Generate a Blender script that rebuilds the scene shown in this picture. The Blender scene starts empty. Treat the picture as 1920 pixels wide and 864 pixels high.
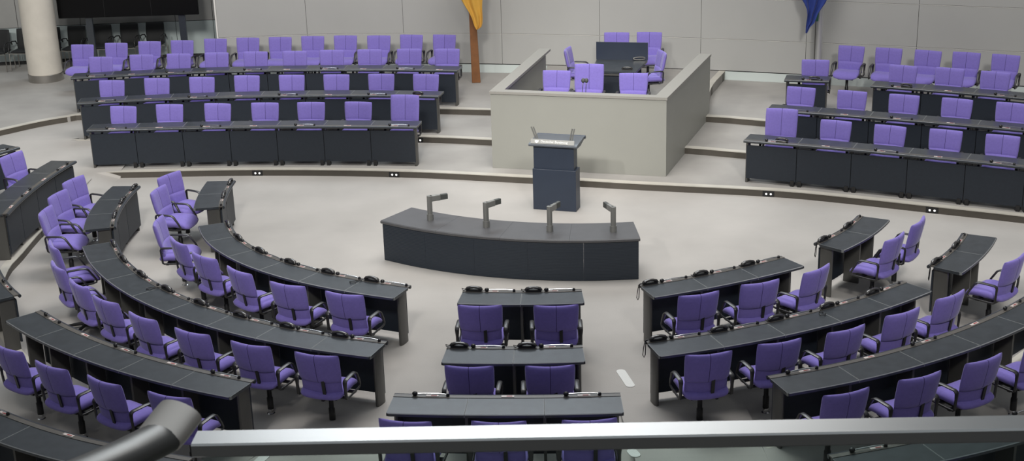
import bpy, bmesh, math, random
from mathutils import Vector, Matrix
random.seed(7)
scene = bpy.context.scene
COL = scene.collection
R = math.radians

# ------------------------------------------------------------------ camera
F_PX = 2584.0
CAM_R = Vector((0.99956195, -0.00960035, -0.02799531))
CAM_U = Vector((0.02959568, 0.32424149, 0.94551127))
CAM_F = Vector((0.0, 0.94592563, -0.32438358))
CAM_C = Vector((0, 0, 7.0))
cd = bpy.data.cameras.new('camera')
cam = bpy.data.objects.new('camera', cd)
COL.objects.link(cam)
m = Matrix((CAM_R, CAM_U, -CAM_F)).transposed().to_4x4()
m.translation = CAM_C
cam.matrix_world = m
cd.sensor_width = 36.0
cd.lens = F_PX / 1920 * 36
cd.clip_start = 0.05
cd.dof.use_dof = True
cd.dof.focus_distance = 17.0
cd.dof.aperture_fstop = 20.0
scene.camera = cam

def ray(x, y):
    return CAM_F + (x - 960) / F_PX * CAM_R - (y - 432) / F_PX * CAM_U
def at_z(x, y, z):
    d = ray(x, y)
    return CAM_C + d * ((z - 7.0) / d.z)
def at_y(x, y, Y):
    d = ray(x, y)
    return CAM_C + d * (Y / d.y)

# ------------------------------------------------------------------ view, world, lights
vs = scene.view_settings
scene.display_settings.display_device = 'sRGB'
vs.view_transform = 'Standard'
vs.look = 'None'
vs.gamma = 1
vs.use_curve_mapping = False
vs.exposure = 0.0

world = bpy.data.worlds.new('hall_daylight')
scene.world = world
world.use_nodes = True
wn = world.node_tree
bg = wn.nodes['Background']
wtc = wn.nodes.new('ShaderNodeTexCoord')
wsx = wn.nodes.new('ShaderNodeSeparateXYZ')
wrp = wn.nodes.new('ShaderNodeValToRGB')      # bright glass dome overhead, dim galleries around
wn.links.new(wtc.outputs['Generated'], wsx.inputs[0])
wn.links.new(wsx.outputs['Z'], wrp.inputs['Fac'])
wrp.color_ramp.elements[0].position = 0.0
wrp.color_ramp.elements[0].color = (0.08, 0.08, 0.078, 1)
wrp.color_ramp.elements[1].position = 0.95
wrp.color_ramp.elements[1].color = (0.90, 0.96, 1.0, 1)
e_ = wrp.color_ramp.elements.new(0.45)
e_.color = (0.24, 0.25, 0.26, 1)
wn.links.new(wrp.outputs['Color'], bg.inputs[0])
bg.inputs[1].default_value = 0.52

def area(name, loc, target, sx, sy, power, color=(1, 1, 1)):
    l = bpy.data.lights.new(name, 'AREA')
    l.shape = 'RECTANGLE'
    l.size, l.size_y = sx, sy
    l.energy = power
    l.color = color
    o = bpy.data.objects.new(name, l)
    COL.objects.link(o)
    o.location = loc
    o.rotation_euler = (Vector(target) - Vector(loc)).to_track_quat('-Z', 'Y').to_euler()
    return o
def spot(name, loc, target, angle, power, radius=0.15, blend=0.5, color=(1, 0.97, 0.92)):
    l = bpy.data.lights.new(name, 'SPOT')
    l.energy = power
    l.spot_size = R(angle)
    l.spot_blend = blend
    l.shadow_soft_size = radius
    l.color = color
    o = bpy.data.objects.new(name, l)
    COL.objects.link(o)
    o.location = loc
    o.rotation_euler = (Vector(target) - Vector(loc)).to_track_quat('-Z', 'Y').to_euler()
    return o
area('skylight_lamp', (0.5, 20.5, 13), (0.5, 20.5, 0), 9, 6, 1300, (1, 0.965, 0.93))
area('high_window_lamp', (-1.5, 36, 18), (0, 14, 0), 12, 7, 1600, (0.84, 0.93, 1.0))
spot('stage_spotlight', (-9, 4, 13), (1.3, 22.3, 0.0), 17, 4200, 0.3)
spot('bench_spotlight', (-3, 1, 14), (-4.5, 26, 0.3), 36, 9000, 1.3)
spot('bench_spotlight', (5, 0, 14), (6.5, 24, 0.3), 34, 8500, 1.3)
spot('wall_spotlight', (-13, 8, 12), (-8, 31, 1.2), 34, 7500, 1.3)
spot('presidium_spotlight', (-6, 2, 13), (1.8, 25.5, 1.0), 15, 5500, 0.9)

# ------------------------------------------------------------------ materials
def mat(name, col, rough=0.6, metal=0.0, noise=0.0, nscale=8.0, bump=0.0, bscale=60.0, spec=0.5, emit=None, estr=1.0, coat=0.0, sheen=0.0):
    mt = bpy.data.materials.new(name)
    mt.use_nodes = True
    nt = mt.node_tree
    b = nt.nodes['Principled BSDF']
    b.inputs['Base Color'].default_value = (*col, 1)
    b.inputs['Roughness'].default_value = rough
    b.inputs['Metallic'].default_value = metal
    b.inputs['Specular IOR Level'].default_value = spec
    b.inputs['Coat Weight'].default_value = coat
    if sheen:
        b.inputs['Sheen Weight'].default_value = sheen
        b.inputs['Sheen Roughness'].default_value = 0.4
    if emit:
        b.inputs['Emission Color'].default_value = (*emit, 1)
        b.inputs['Emission Strength'].default_value = estr
    tc = None
    if noise or bump:
        tc = nt.nodes.new('ShaderNodeTexCoord')
    if noise:
        n = nt.nodes.new('ShaderNodeTexNoise')
        n.inputs['Scale'].default_value = nscale
        n.inputs['Detail'].default_value = 5
        nt.links.new(tc.outputs['Object'], n.inputs['Vector'])
        rp = nt.nodes.new('ShaderNodeValToRGB')
        rp.color_ramp.elements[0].position = 0.3
        rp.color_ramp.elements[1].position = 0.7
        rp.color_ramp.elements[0].color = tuple(c * (1 - noise) for c in col) + (1,)
        rp.color_ramp.elements[1].color = tuple(min(1, c * (1 + noise)) for c in col) + (1,)
        nt.links.new(n.outputs['Fac'], rp.inputs['Fac'])
        nt.links.new(rp.outputs['Color'], b.inputs['Base Color'])
    if bump:
        n2 = nt.nodes.new('ShaderNodeTexNoise')
        n2.inputs['Scale'].default_value = bscale
        n2.inputs['Detail'].default_value = 3
        nt.links.new(tc.outputs['Object'], n2.inputs['Vector'])
        bp = nt.nodes.new('ShaderNodeBump')
        bp.inputs['Strength'].default_value = bump
        bp.inputs['Distance'].default_value = 0.01
        nt.links.new(n2.outputs['Fac'], bp.inputs['Height'])
        nt.links.new(bp.outputs['Normal'], b.inputs['Normal'])
    return mt

M_CARPET = mat('light grey carpet', (0.415, 0.395, 0.372), 0.95, noise=0.09, nscale=0.7, bump=0.25, bscale=150, spec=0.15)  # noise blotches paint in carpet wear together with soft shadow patches
M_STAGE = mat('stage grey carpet', (0.35, 0.335, 0.315), 0.95, noise=0.13, nscale=0.9, bump=0.25, bscale=150, spec=0.15)  # coarse noise mixes carpet wear with painted-in shadow patches
M_NOSE = mat('pale stone nosing', (0.50, 0.475, 0.42), 0.7, noise=0.08, nscale=3)
M_RISER = mat('brown metal riser', (0.085, 0.075, 0.062), 0.55, noise=0.06, nscale=4)
M_WALL = mat('grey wall panel', (0.42, 0.42, 0.405), 0.6, noise=0.02, nscale=1.2, spec=0.3)
M_LITEDGE = mat('painted lit wall edge', (0.75, 0.74, 0.70), 0.6)  # pale colour paints the lit panel end and the seam highlights
M_SKIRT = mat('pale glass skirting', (0.60, 0.66, 0.64), 0.25)
M_RECESS = mat('blue grey glass panel', (0.50, 0.57, 0.57), 0.3, noise=0.12, nscale=0.9, spec=0.5)  # base colour raised to stand in for the floor's reflection
M_RECTOP = mat('dull aluminium panel', (0.33, 0.33, 0.32), 0.5, noise=0.05, nscale=2)
M_DARKGAP = mat('shadow gap', (0.03, 0.03, 0.03), 0.9)
M_BOX = mat('warm grey lacquer', (0.32, 0.32, 0.29), 0.5, noise=0.015, nscale=2, spec=0.35)
M_BOXTOP = mat('brownish grey coping', (0.30, 0.29, 0.265), 0.45)
M_TOP = mat('slate grey desktop', (0.036, 0.042, 0.049), 0.33, noise=0.18, nscale=9, bump=0.05, bscale=300, spec=0.6)
M_SEAM = mat('worn pale joint', (0.2, 0.21, 0.21), 0.5)
M_EDGEGLINT = mat('painted desk edge highlight', (0.26, 0.265, 0.27), 0.3, spec=0.8)  # pale colour paints the highlight along the desktops' outer edge
M_STRIP = mat('taupe equipment strip', (0.105, 0.096, 0.086), 0.4, noise=0.1, nscale=20)
M_ROLL = mat('dark anodised edge', (0.028, 0.034, 0.042), 0.28, spec=0.8)
M_PANEL = mat('blue black front panel', (0.015, 0.021, 0.031), 0.5, noise=0.08, nscale=25, bump=0.1, bscale=90)
M_LEG = mat('dark metal leg', (0.10, 0.098, 0.092), 0.4, metal=0.3)
M_FABRIC = mat('purple wool fabric', (0.215, 0.17, 0.51), 0.85, noise=0.05, nscale=30, bump=0.15, bscale=400, spec=0.2, sheen=0.3)
M_STITCH = mat('dark purple seam', (0.05, 0.035, 0.15), 0.9)
M_BLACK = mat('black plastic', (0.014, 0.014, 0.015), 0.35)
M_ARM = mat('black leather arm', (0.022, 0.021, 0.022), 0.38, spec=0.7)
M_CHROME = mat('polished chrome', (0.75, 0.75, 0.75), 0.18, metal=1.0)
M_STEEL = mat('satin steel', (0.52, 0.50, 0.47), 0.32, metal=1.0, noise=0.05, nscale=3)
M_RAIL = mat('brushed handrail steel', (0.50, 0.51, 0.51), 0.36, metal=0.85)
M_BLKFAB = mat('black upholstery', (0.012, 0.013, 0.014), 0.7)
M_TV = mat('black screen glass', (0.004, 0.004, 0.0045), 0.35, spec=0.15)
M_CONC = mat('pale concrete', (0.60, 0.565, 0.50), 0.75, noise=0.06, nscale=3, bump=0.1, bscale=25)
M_WOOD = mat('reddish brown wood', (0.21, 0.085, 0.028), 0.5, noise=0.15, nscale=7)
M_GOLD = mat('golden flag cloth', (0.60, 0.33, 0.05), 0.75, noise=0.06, nscale=6, sheen=0.2)
M_BLUE = mat('royal blue flag cloth', (0.02, 0.045, 0.24), 0.75, noise=0.06, nscale=6, sheen=0.2)
M_GREEN = mat('green flag cloth', (0.03, 0.12, 0.08), 0.8)
M_POLE = mat('silver pole metal', (0.62, 0.62, 0.62), 0.35, metal=0.6)
M_LECT = mat('midnight blue lacquer', (0.026, 0.036, 0.058), 0.42, noise=0.04, nscale=5)
M_LECTTOP = mat('grey lectern top', (0.09, 0.10, 0.115), 0.4)
M_SIGN = mat('grey sign plate', (0.30, 0.30, 0.285), 0.45)
M_WHITE = mat('white lettering', (0.9, 0.9, 0.88), 0.5)
M_RED = mat('red print', (0.35, 0.03, 0.03), 0.5)
M_LABEL = mat('pale label', (0.62, 0.55, 0.52), 0.45)
M_STENO = mat('grey steno top', (0.085, 0.085, 0.09), 0.4, noise=0.06, nscale=6)
M_MIC = mat('grey microphone metal', (0.25, 0.25, 0.235), 0.42, metal=0.4)
M_MICD = mat('dark microphone grille', (0.07, 0.075, 0.07), 0.6)
M_BULB = mat('spot bulb glow', (1, 1, 1), 0.3, emit=(1.0, 0.98, 0.92), estr=3.0)
M_MARK = mat('pale studded marker', (0.70, 0.70, 0.67), 0.5, bump=0.5, bscale=60)

def glass_mat():
    mt = bpy.data.materials.new('green tinted glass')
    mt.use_nodes = True
    nt = mt.node_tree
    nt.nodes.clear()
    out = nt.nodes.new('ShaderNodeOutputMaterial')
    mix = nt.nodes.new('ShaderNodeMixShader')
    tr = nt.nodes.new('ShaderNodeBsdfTransparent')
    tr.inputs[0].default_value = (0.86, 0.93, 0.91, 1)
    gl = nt.nodes.new('ShaderNodeBsdfGlossy')
    gl.inputs['Roughness'].default_value = 0.03
    fr = nt.nodes.new('ShaderNodeFresnel')
    fr.inputs[0].default_value = 1.35
    nt.links.new(fr.outputs[0], mix.inputs[0])
    nt.links.new(tr.outputs[0], mix.inputs[1])
    nt.links.new(gl.outputs[0], mix.inputs[2])
    nt.links.new(mix.outputs[0], out.inputs[0])
    return mt
M_GLASS = glass_mat()

# ridged front panel for the stenographers' table
def ridged():
    mt = mat('ribbed blue black panel', (0.016, 0.023, 0.034), 0.45)
    nt = mt.node_tree
    tc = nt.nodes.new('ShaderNodeTexCoord')
    w = nt.nodes.new('ShaderNodeTexWave')
    w.bands_direction = 'Z'
    w.inputs['Scale'].default_value = 14
    nt.links.new(tc.outputs['Object'], w.inputs['Vector'])
    bp = nt.nodes.new('ShaderNodeBump')
    bp.inputs['Strength'].default_value = 0.35
    bp.inputs['Distance'].default_value = 0.006
    nt.links.new(w.outputs['Fac'], bp.inputs['Height'])
    nt.links.new(bp.outputs['Normal'], nt.nodes['Principled BSDF'].inputs['Normal'])
    return mt
M_RIB = ridged()

# ------------------------------------------------------------------ mesh helpers
class MB:
    """collects faces for ONE mesh"""
    def __init__(s):
        s.v, s.f, s.m = [], [], []
    def add(s, vs_, fs, mi=0):
        o = len(s.v)
        s.v += [tuple(p) for p in vs_]
        for f in fs:
            s.f.append([o + i for i in f])
            s.m.append(mi)
        return s
    def box(s, c, d, rz=0.0, mi=0):
        cx, cy, cz = c
        dx, dy, dz = d[0] / 2, d[1] / 2, d[2] / 2
        co, si = math.cos(rz), math.sin(rz)
        vs_ = []
        for z in (-dz, dz):
            for x, y in ((-dx, -dy), (dx, -dy), (dx, dy), (-dx, dy)):
                vs_.append((cx + x * co - y * si, cy + x * si + y * co, cz + z))
        return s.add(vs_, [(3, 2, 1, 0), (4, 5, 6, 7), (0, 1, 5, 4), (1, 2, 6, 5), (2, 3, 7, 6), (3, 0, 4, 7)], mi)
    def prism(s, poly, z0, z1, mi=0, mi_top=None):
        n = len(poly)
        a = sum(poly[i][0] * poly[(i + 1) % n][1] - poly[(i + 1) % n][0] * poly[i][1] for i in range(n))
        if a < 0:
            poly = poly[::-1]
        zz = (lambda z, i: z[i] if isinstance(z, (list, tuple)) else z)
        vs_ = [(p[0], p[1], zz(z0, i)) for i, p in enumerate(poly)] + [(p[0], p[1], zz(z1, i)) for i, p in enumerate(poly)]
        s.add(vs_, [tuple(range(n))[::-1]] + [(i, (i + 1) % n, n + (i + 1) % n, n + i) for i in range(n)], mi)
        o = len(s.v) - 2 * n
        s.f.append([o + n + i for i in range(n)])
        s.m.append(mi if mi_top is None else mi_top)
        return s
    def tube(s, pts, r, n=8, closed=False, sx=1.0, sy=1.0, mi=0, up=Vector((0, 0, 1)), square=False):
        pts = [Vector(p) for p in pts]
        rings = []
        N = len(pts)
        for i, p in enumerate(pts):
            if closed:
                t = pts[(i + 1) % N] - pts[i - 1]
            else:
                t = pts[min(i + 1, N - 1)] - pts[max(i - 1, 0)]
            t.normalize()
            a = t.cross(up)
            if a.length < 1e-3:
                a = t.cross(Vector((0, 1, 0)))
            a.normalize()
            b = a.cross(t)
            rr = r[i] if isinstance(r, (list, tuple)) else r
            ring = []
            for k in range(n):
                th = 2 * math.pi * (k + 0.5) / n
                c_, s_ = math.cos(th), math.sin(th)
                if square:
                    q = max(abs(c_), abs(s_)) ** 0.7
                    c_, s_ = c_ / q, s_ / q
                ring.append(p + a * (c_ * rr * sx) + b * (s_ * rr * sy))
            rings.append(ring)
        vs_ = [v for rg in rings for v in rg]
        fs = []
        M = N if closed else N - 1
        for i in range(M):
            j = (i + 1) % N
            for k in range(n):
                k2 = (k + 1) % n
                fs.append((i * n + k, i * n + k2, j * n + k2, j * n + k))
        if not closed:
            fs.append(tuple(range(n))[::-1])
            fs.append(tuple((N - 1) * n + k for k in range(n)))
        return s.add(vs_, fs, mi)
    def lathe(s, prof, c=(0, 0, 0), n=20, mi=0):
        vs_ = []
        for r_, z in prof:
            for k in range(n):
                th = 2 * math.pi * k / n
                vs_.append((c[0] + r_ * math.cos(th), c[1] + r_ * math.sin(th), c[2] + z))
        fs = []
        for i in range(len(prof) - 1):
            for k in range(n):
                k2 = (k + 1) % n
                fs.append((i * n + k, i * n + k2, (i + 1) * n + k2, (i + 1) * n + k))
        fs.append(tuple(range(n))[::-1])
        fs.append(tuple((len(prof) - 1) * n + k for k in range(n)))
        return s.add(vs_, fs, mi)
    def ball(s, c, r, sx=1, sy=1, sz=1, n=10, mi=0):
        prof = []
        for i in range(n // 2 + 1):
            a = -math.pi / 2 + math.pi * i / (n // 2)
            prof.append((max(1e-4, math.cos(a)) * r, math.sin(a) * r * sz))
        o = len(s.v)
        s.lathe(prof, (0, 0, 0), n, mi)
        for i in range(o, len(s.v)):
            x, y, z = s.v[i]
            s.v[i] = (c[0] + x * sx, c[1] + y * sy, c[2] + z)
        return s
    def data(s, name, mats, smooth=None):
        me = bpy.data.meshes.new(name)
        me.from_pydata(s.v, [], s.f)
        for mt in (mats if isinstance(mats, (list, tuple)) else [mats]):
            me.materials.append(mt)
        me.polygons.foreach_set('material_index', s.m)
        bm = bmesh.new()
        bm.from_mesh(me)
        bmesh.ops.recalc_face_normals(bm, faces=bm.faces)
        bm.to_mesh(me)
        bm.free()
        if smooth is not None:
            me.shade_smooth()
            me.set_sharp_from_angle(angle=R(smooth))
        return me
    def build(s, name, mats, parent=None, smooth=None, loc=None, bevel=0):
        me = s.data(name, mats, smooth)
        return put(name, me, parent, loc, bevel)

def put(name, me, parent=None, loc=None, bevel=0):
    o = bpy.data.objects.new(name, me)
    COL.objects.link(o)
    if parent:
        o.parent = parent
    if loc is not None:
        o.location = loc
    if bevel:
        b = o.modifiers.new('bevel', 'BEVEL')
        b.width = bevel
        b.segments = 2
        b.limit_method = 'ANGLE'
    return o
def empty(name, loc=(0, 0, 0), rz=0.0):
    o = bpy.data.objects.new(name, None)
    o.empty_display_size = 0.1
    COL.objects.link(o)
    o.location = loc
    o.rotation_euler = (0, 0, rz)
    return o
def tag(o, label, cat, group=None, kind=None):
    if label:
        o['label'] = label
    if cat:
        o['category'] = cat
    if group:
        o['group'] = group
    if kind:
        o['kind'] = kind
    return o
def struct(o, label=None):
    o['kind'] = 'structure'
    if label:
        o['label'] = label
    return o
def catmull(P, per=6):
    P = [Vector((p[0], p[1])) for p in P]
    out = []
    n = len(P)
    for i in range(n - 1):
        p0 = P[i - 1] if i > 0 else 2 * P[0] - P[1]
        p1, p2 = P[i], P[i + 1]
        p3 = P[i + 2] if i + 2 < n else 2 * P[-1] - P[-2]
        for k in range(per):
            t = k / per
            out.append(0.5 * ((2 * p1) + (p2 - p0) * t + (2 * p0 - 5 * p1 + 4 * p2 - p3) * t * t + (3 * p1 - p0 - 3 * p2 + p3) * t ** 3))
    out.append(P[-1])
    return out
class Path:
    """smooth plan curve addressed by arc length; normal points outwards (to the seats)"""
    def __init__(s, P, side=1, per=8):
        s.p = catmull(P, per) if len(P) > 2 else [Vector(q) for q in P]
        s.s = [0.0]
        for a, b in zip(s.p, s.p[1:]):
            s.s.append(s.s[-1] + (b - a).length)
        s.L = s.s[-1]
        s.side = side
    def at(s, t):
        i = 0
        while i < len(s.s) - 2 and s.s[i + 1] < t:
            i += 1
        h = (t - s.s[i]) / max(1e-9, s.s[i + 1] - s.s[i])
        return s.p[i] + (s.p[i + 1] - s.p[i]) * h
    def tan(s, t):
        d = s.at(min(s.L, t + 0.04)) - s.at(max(0, t - 0.04))
        return d.normalized()
    def nor(s, t):
        d = s.tan(t)
        return Vector((d.y, -d.x)) * s.side
    def off(s, t, d):
        return s.at(t) + s.nor(t) * d
def sweep(mb, path, t0, t1, prof, step=0.12, mi=0, seam=None, round_ends=(0, 0)):
    """closed profile [(d, z)] swept along path from t0 to t1; seam = material index of a 4 mm band at both ends"""
    n = max(1, int((t1 - t0) / step))
    ts = [t0 + (t1 - t0) * i / n for i in range(n + 1)]
    if seam is not None:
        ts = [t0, t0 + 0.004] + ts[1:-1] + [t1 - 0.004, t1]
    shrink = {}
    for e, r in enumerate(round_ends):
        if r:
            for q in (0, 0.15, 0.45, 1.0):
                tt = t0 + r * q if e == 0 else t1 - r * q
                shrink[round(tt, 5)] = r - math.sqrt(max(0, r * r - (r - r * q) ** 2))
                ts.append(tt)
    ts = sorted(set(round(t, 5) for t in ts))
    dmax = max(p[0] for p in prof)
    k = len(prof)
    vs_, fs, ms = [], [], []
    for t in ts:
        c_, nn = path.at(t), path.nor(t)
        sh = shrink.get(t, 0)
        for d, z in prof:
            d2 = min(d, dmax - sh) if sh else d
            q = c_ + nn * d2
            vs_.append((q.x, q.y, z))
    for i in range(len(ts) - 1):
        band = seam is not None and (ts[i + 1] <= t0 + 0.0045 or ts[i] >= t1 - 0.0045)
        for j in range(k):
            j2 = (j + 1) % k
            fs.append((i * k + j, i * k + j2, (i + 1) * k + j2, (i + 1) * k + j))
            ms.append(seam if band else mi)
    fs.append(tuple(range(k)))
    ms.append(mi)
    fs.append(tuple((len(ts) - 1) * k + j for j in range(k))[::-1])
    ms.append(mi)
    o = len(mb.v)
    mb.v += vs_
    mb.f += [[o + i for i in f] for f in fs]
    mb.m += ms
    return mb
ORD = ['first', 'second', 'third', 'fourth', 'fifth', 'sixth', 'seventh', 'eighth', 'ninth', 'tenth', 'eleventh', 'twelfth']

# ================================================================== THE SETTING
Z1, Z2, Z3, ZP = 0.12, 0.24, 0.36, 0.55
K1 = [(-7.40, 24.0), (-4.58, 23.88), (-2.05, 23.52), (0.02, 22.98), (2.06, 22.36), (4.26, 21.75), (5.35, 21.30), (6.67, 20.64), (7.90, 20.02), (10.5, 18.6), (13, 17.2)]
K2 = [(-8.47, 25.96), (-8.15, 25.84), (-4.85, 25.84), (-1.70, 25.38), (-0.35, 25.02), (1.5, 24.55), (3.2, 24.06), (4.17, 23.63), (6.3, 22.75), (8.4, 21.65), (10.5, 20.6), (13, 19.3)]
K3 = [(-13.5, 22.6), (-11.4, 24.9), (-10.02, 26.36), (-9.43, 26.99), (-8.95, 27.33), (-8.55, 27.47), (-5.1, 27.62), (-3.0, 27.38), (-1.38, 27.07), (-0.36, 26.85), (1.7, 26.35), (3.77, 25.84), (4.91, 25.33), (7.4, 24.2), (9.3, 23.2), (11, 22.3), (13, 21.2)]
mb = MB().add([(-16, -2, 0), (16, -2, 0), (16, 36, 0), (-16, 36, 0)], [(0, 1, 2, 3)])
struct(mb.build('floor', M_CARPET), 'light grey carpeted floor of the plenary hall')

def step_level(name, K, z0, z1, back, label, riser_end=True):
    pth = Path(K, -1, 10)            # normal points away from the camera, into the platform
    mbp = MB()
    poly = [(q.x, q.y) for q in pth.p] + back
    mbp.prism(poly, z0, z1 - 0.001)
    struct(mbp.build(name, M_STAGE), label)
    return pth
p1 = step_level('floor', K1, -0.02, Z1, [(13, 36), (-7.4, 36)], 'first carpeted step of the stage')
p2 = step_level('floor', K2, Z1 - 0.01, Z2, [(13, 36), (-8.47, 36)], 'second carpeted step of the stage')
p3 = step_level('floor', K3, -0.02, Z3, [(13, 36), (-13.5, 36)], 'upper carpeted level of the stage')
def kerb(n, pth, z0, z1, t0=0.0, t1=None):
    t1 = pth.L if t1 is None else t1
    a = MB()
    sweep(a, pth, t0, t1, [(-0.012, z1 - 0.012), (-0.012, z1 + 0.002), (0.12, z1 + 0.002), (0.12, z1 - 0.012)], 0.25)
    struct(a.build('trim_%d' % n, M_NOSE, smooth=30), 'pale stone edging along a carpeted step')
    a = MB()
    sweep(a, pth, t0, t1, [(-0.004, z0), (-0.004, z1 - 0.012), (0.02, z1 - 0.012), (0.02, z0)], 0.25)
    struct(a.build('trim_%d' % (n + 1), M_RISER, smooth=30), 'dark brown riser below the pale step edging')
kerb(1, p1, 0.0, Z1)
kerb(3, p2, Z1, Z2)
kerb(5, p3, 0.2, Z3)

# carpeted ramp rising past the end of the lower benches
rp = MB()
XS = [-16, -12.5, -10.5, -9.3, -8.5, -7.9, -7.47, -7.05]
YS = [17, 20.8, 22, 23, 23.95, 24.05, 24.8, 25.95, 27.6, 29]
def rz(x, y):
    if y >= 24:
        z = Z1 + (Z2 - Z1) * min(1, (y - 24) / 1.9)
    else:
        z = Z1 * max(0, min(1, (y - 20.8) / 3.2))
    if x > -7.45:
        z = min(z, -0.01) if y <= 23.95 else z
    return z + 0.002
vv = [(x, y, rz(x, y)) for y in YS for x in XS]
nx = len(XS)
rp.add(vv, [(j * nx + i, j * nx + i + 1, (j + 1) * nx + i + 1, (j + 1) * nx + i) for j in range(len(YS) - 1) for i in range(nx - 1)])
struct(rp.build('floor', M_CARPET), 'carpeted ramp beside the benches')

# raised level under the third curved row: three blocks with ramps in the aisles
KL = [(-7.46, 23.6), (-7.47, 20.9), (-7.43, 19.7), (-7.40, 18.96), (-7.1, 17.7), (-6.7, 16.8), (-6.2, 15.95), (-5.5, 15.1), (-4.6, 14.3), (-3.6, 13.62), (-2.65, 13.2)]
KC = [(-1.33, 12.80), (-0.1, 12.66), (1.13, 12.63)]
KR = [(2.55, 12.93), (3.6, 13.3), (4.5, 13.8), (5.3, 14.35), (6.1, 15.1), (7.2, 16.5), (8.6, 19.0)]
def raised(K, back, n, label):
    pth = Path(K, 1, 8)
    MBp = MB().prism([(q.x, q.y) for q in pth.p] + back, -0.02, Z1)
    struct(MBp.build('floor', M_CARPET), label)
    kerb(n, pth, 0, Z1, 1.1 if n == 9 else 0)
    return pth
pL = raised(KL, [(-2.9, 12.8), (-2.9, 9.5), (-16, 9.5), (-16, 23.6)], 9, 'raised carpet level under the third curved row, gold-flag side')
pC = raised(KC, [(1.2, 9.5), (-1.4, 9.5)], 11, 'raised carpet level under the centre desk')
pR = raised(KR, [(16, 19), (16, 9.5), (2.6, 9.5)], 13, 'raised carpet level under the third curved row, blue-flag side')
for x0, x1, X0, X1, yy in ((-2.9, -1.4, -2.65, -1.33, 13.1), (1.2, 2.6, 1.13, 2.55, 12.9)):
    a = MB()
    ys = [9.5, yy - 0.2, 14.6]
    zs = [Z1 - 0.002, Z1 - 0.002, -0.01]
    a.add([(x0, ys[0], zs[0]), (x1, ys[0], zs[0]), (x1, ys[1], zs[1]), (x0, ys[1], zs[1]), (X1, ys[2], zs[2]), (X0, ys[2], zs[2])], [(0, 1, 2, 3), (3, 2, 4, 5)])
    struct(a.build('floor', M_CARPET), 'sloping aisle carpet between the desk blocks')

# panelled back wall
WP = [(-6.45, 30.70), (-4.47, 30.80), (-2.29, 30.60), (-0.10, 30.20), (2.06, 29.66), (4.20, 29.02), (6.20, 28.28), (8.25, 27.48), (10.3, 26.62), (12.6, 25.6), (15, 24.4)]
SEAMS = [-6.5, -4.47, -2.29, -0.10, 2.03, 4.14, 6.22, 8.28, 10.5, 12.7, 15]
wp = Path(WP, -1, 10)
def t_of_x(x):
    lo, hi = 0, wp.L
    for _ in range(40):
        mdl = (lo + hi) / 2
        if wp.at(mdl).x < x:
            lo = mdl
        else:
            hi = mdl
    return lo
wall = empty('wall_back')
struct(wall, 'curved grey panelled wall behind the stage')
a = MB()
sweep(a, wp, 0, wp.L, [(0.03, 0.3), (0.03, 5.2), (0.18, 5.2), (0.18, 0.3)], 0.5)
a.build('wall_core', M_DARKGAP, wall)
ZSE = [0.56, 1.238, 2.10, 3.2, 4.3, 5.2]
for i in range(len(SEAMS) - 1):
    ta = t_of_x(SEAMS[i]) if i else 0.0
    tb = t_of_x(SEAMS[i + 1]) if i < len(SEAMS) - 2 else wp.L
    for j in range(len(ZSE) - 1):
        a = MB()
        z0, z1 = ZSE[j] + 0.007, ZSE[j + 1] - 0.009
        sweep(a, wp, ta + 0.004, tb - 0.004, [(0.0, z0), (0.0, z1), (0.028, z1), (0.028, z0)], 0.3)
        a.build('wall_panel', M_WALL, wall)
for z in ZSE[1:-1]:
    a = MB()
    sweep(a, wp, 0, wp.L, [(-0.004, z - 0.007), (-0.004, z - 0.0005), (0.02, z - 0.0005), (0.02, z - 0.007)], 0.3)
    a.build('painted_seam_highlight', M_LITEDGE, wall)  # pale strip paints the highlight under each horizontal seam
a = MB()
sweep(a, wp, 0, wp.L, [(0.01, Z3), (0.01, 0.545), (0.05, 0.545), (0.05, Z3)], 0.3)
struct(a.build('baseboard_back', M_SKIRT), 'pale glossy skirting strip below the grey wall panels')
a = MB()
q = wp.at(0)
a.box((q.x - 0.02, q.y + 0.09, 2.78), (0.035, 0.2, 4.84), 0.02)
a.build('wall_end_lit_edge', M_LITEDGE, wall)  # white colour paints the light on the panel's end face

# recessed side wall behind the black chairs
rw = Path([(-15.5, 32.35), (-12.0, 32.70), (-10.14, 32.93), (-7.12, 33.05), (-5.4, 33.1)], -1)
rwall = empty('wall_left')
struct(rwall, 'recessed wall of dull aluminium and blue-grey glass panels')
a = MB()
sweep(a, rw, 0, rw.L, [(0.03, 0.3), (0.03, 5.2), (0.15, 5.2), (0.15, 0.3)], 0.6)
a.build('wall_core', M_DARKGAP, rwall)
ts = [0, 1.55, 3.9, 5.35, 7.6, 8.5, rw.L]
for i in range(len(ts) - 1):
    for z0, z1, mt in ((0.44, 1.232, M_RECESS), (1.245, 2.2, M_RECTOP), (2.212, 3.6, M_RECTOP), (3.61, 5.2, M_RECTOP)):
        a = MB()
        sweep(a, rw, ts[i] + 0.006, ts[i + 1] - 0.006, [(0.0, z0), (0.0, z1), (0.03, z1), (0.03, z0)], 0.5)
        a.build('wall_panel', mt, rwall)
a = MB()
sweep(a, rw, 0, rw.L, [(-0.02, Z3), (-0.02, 0.44), (0.02, 0.44), (0.02, Z3)], 0.5)
struct(a.build('baseboard_left', M_DARKGAP), 'black skirting along the recessed side wall')

# round concrete column with a steel base ring
cc = at_z(77, 157, Z3)
ccx, ccy = cc.x, cc.y + 0.40
col = empty('column', (ccx, ccy, Z3))
tag(col, 'round pale concrete column with a steel base ring beside the black chairs', 'column', None, 'structure')
a = MB().lathe([(0.372, 0.17), (0.372, 5.0)], n=40)
a.build('shaft', M_CONC, col, 40)
a = MB().lathe([(0.385, 0.0), (0.385, 0.165), (0.372, 0.175)], n=40)
a.build('base_ring', M_STEEL, col, 40)

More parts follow.
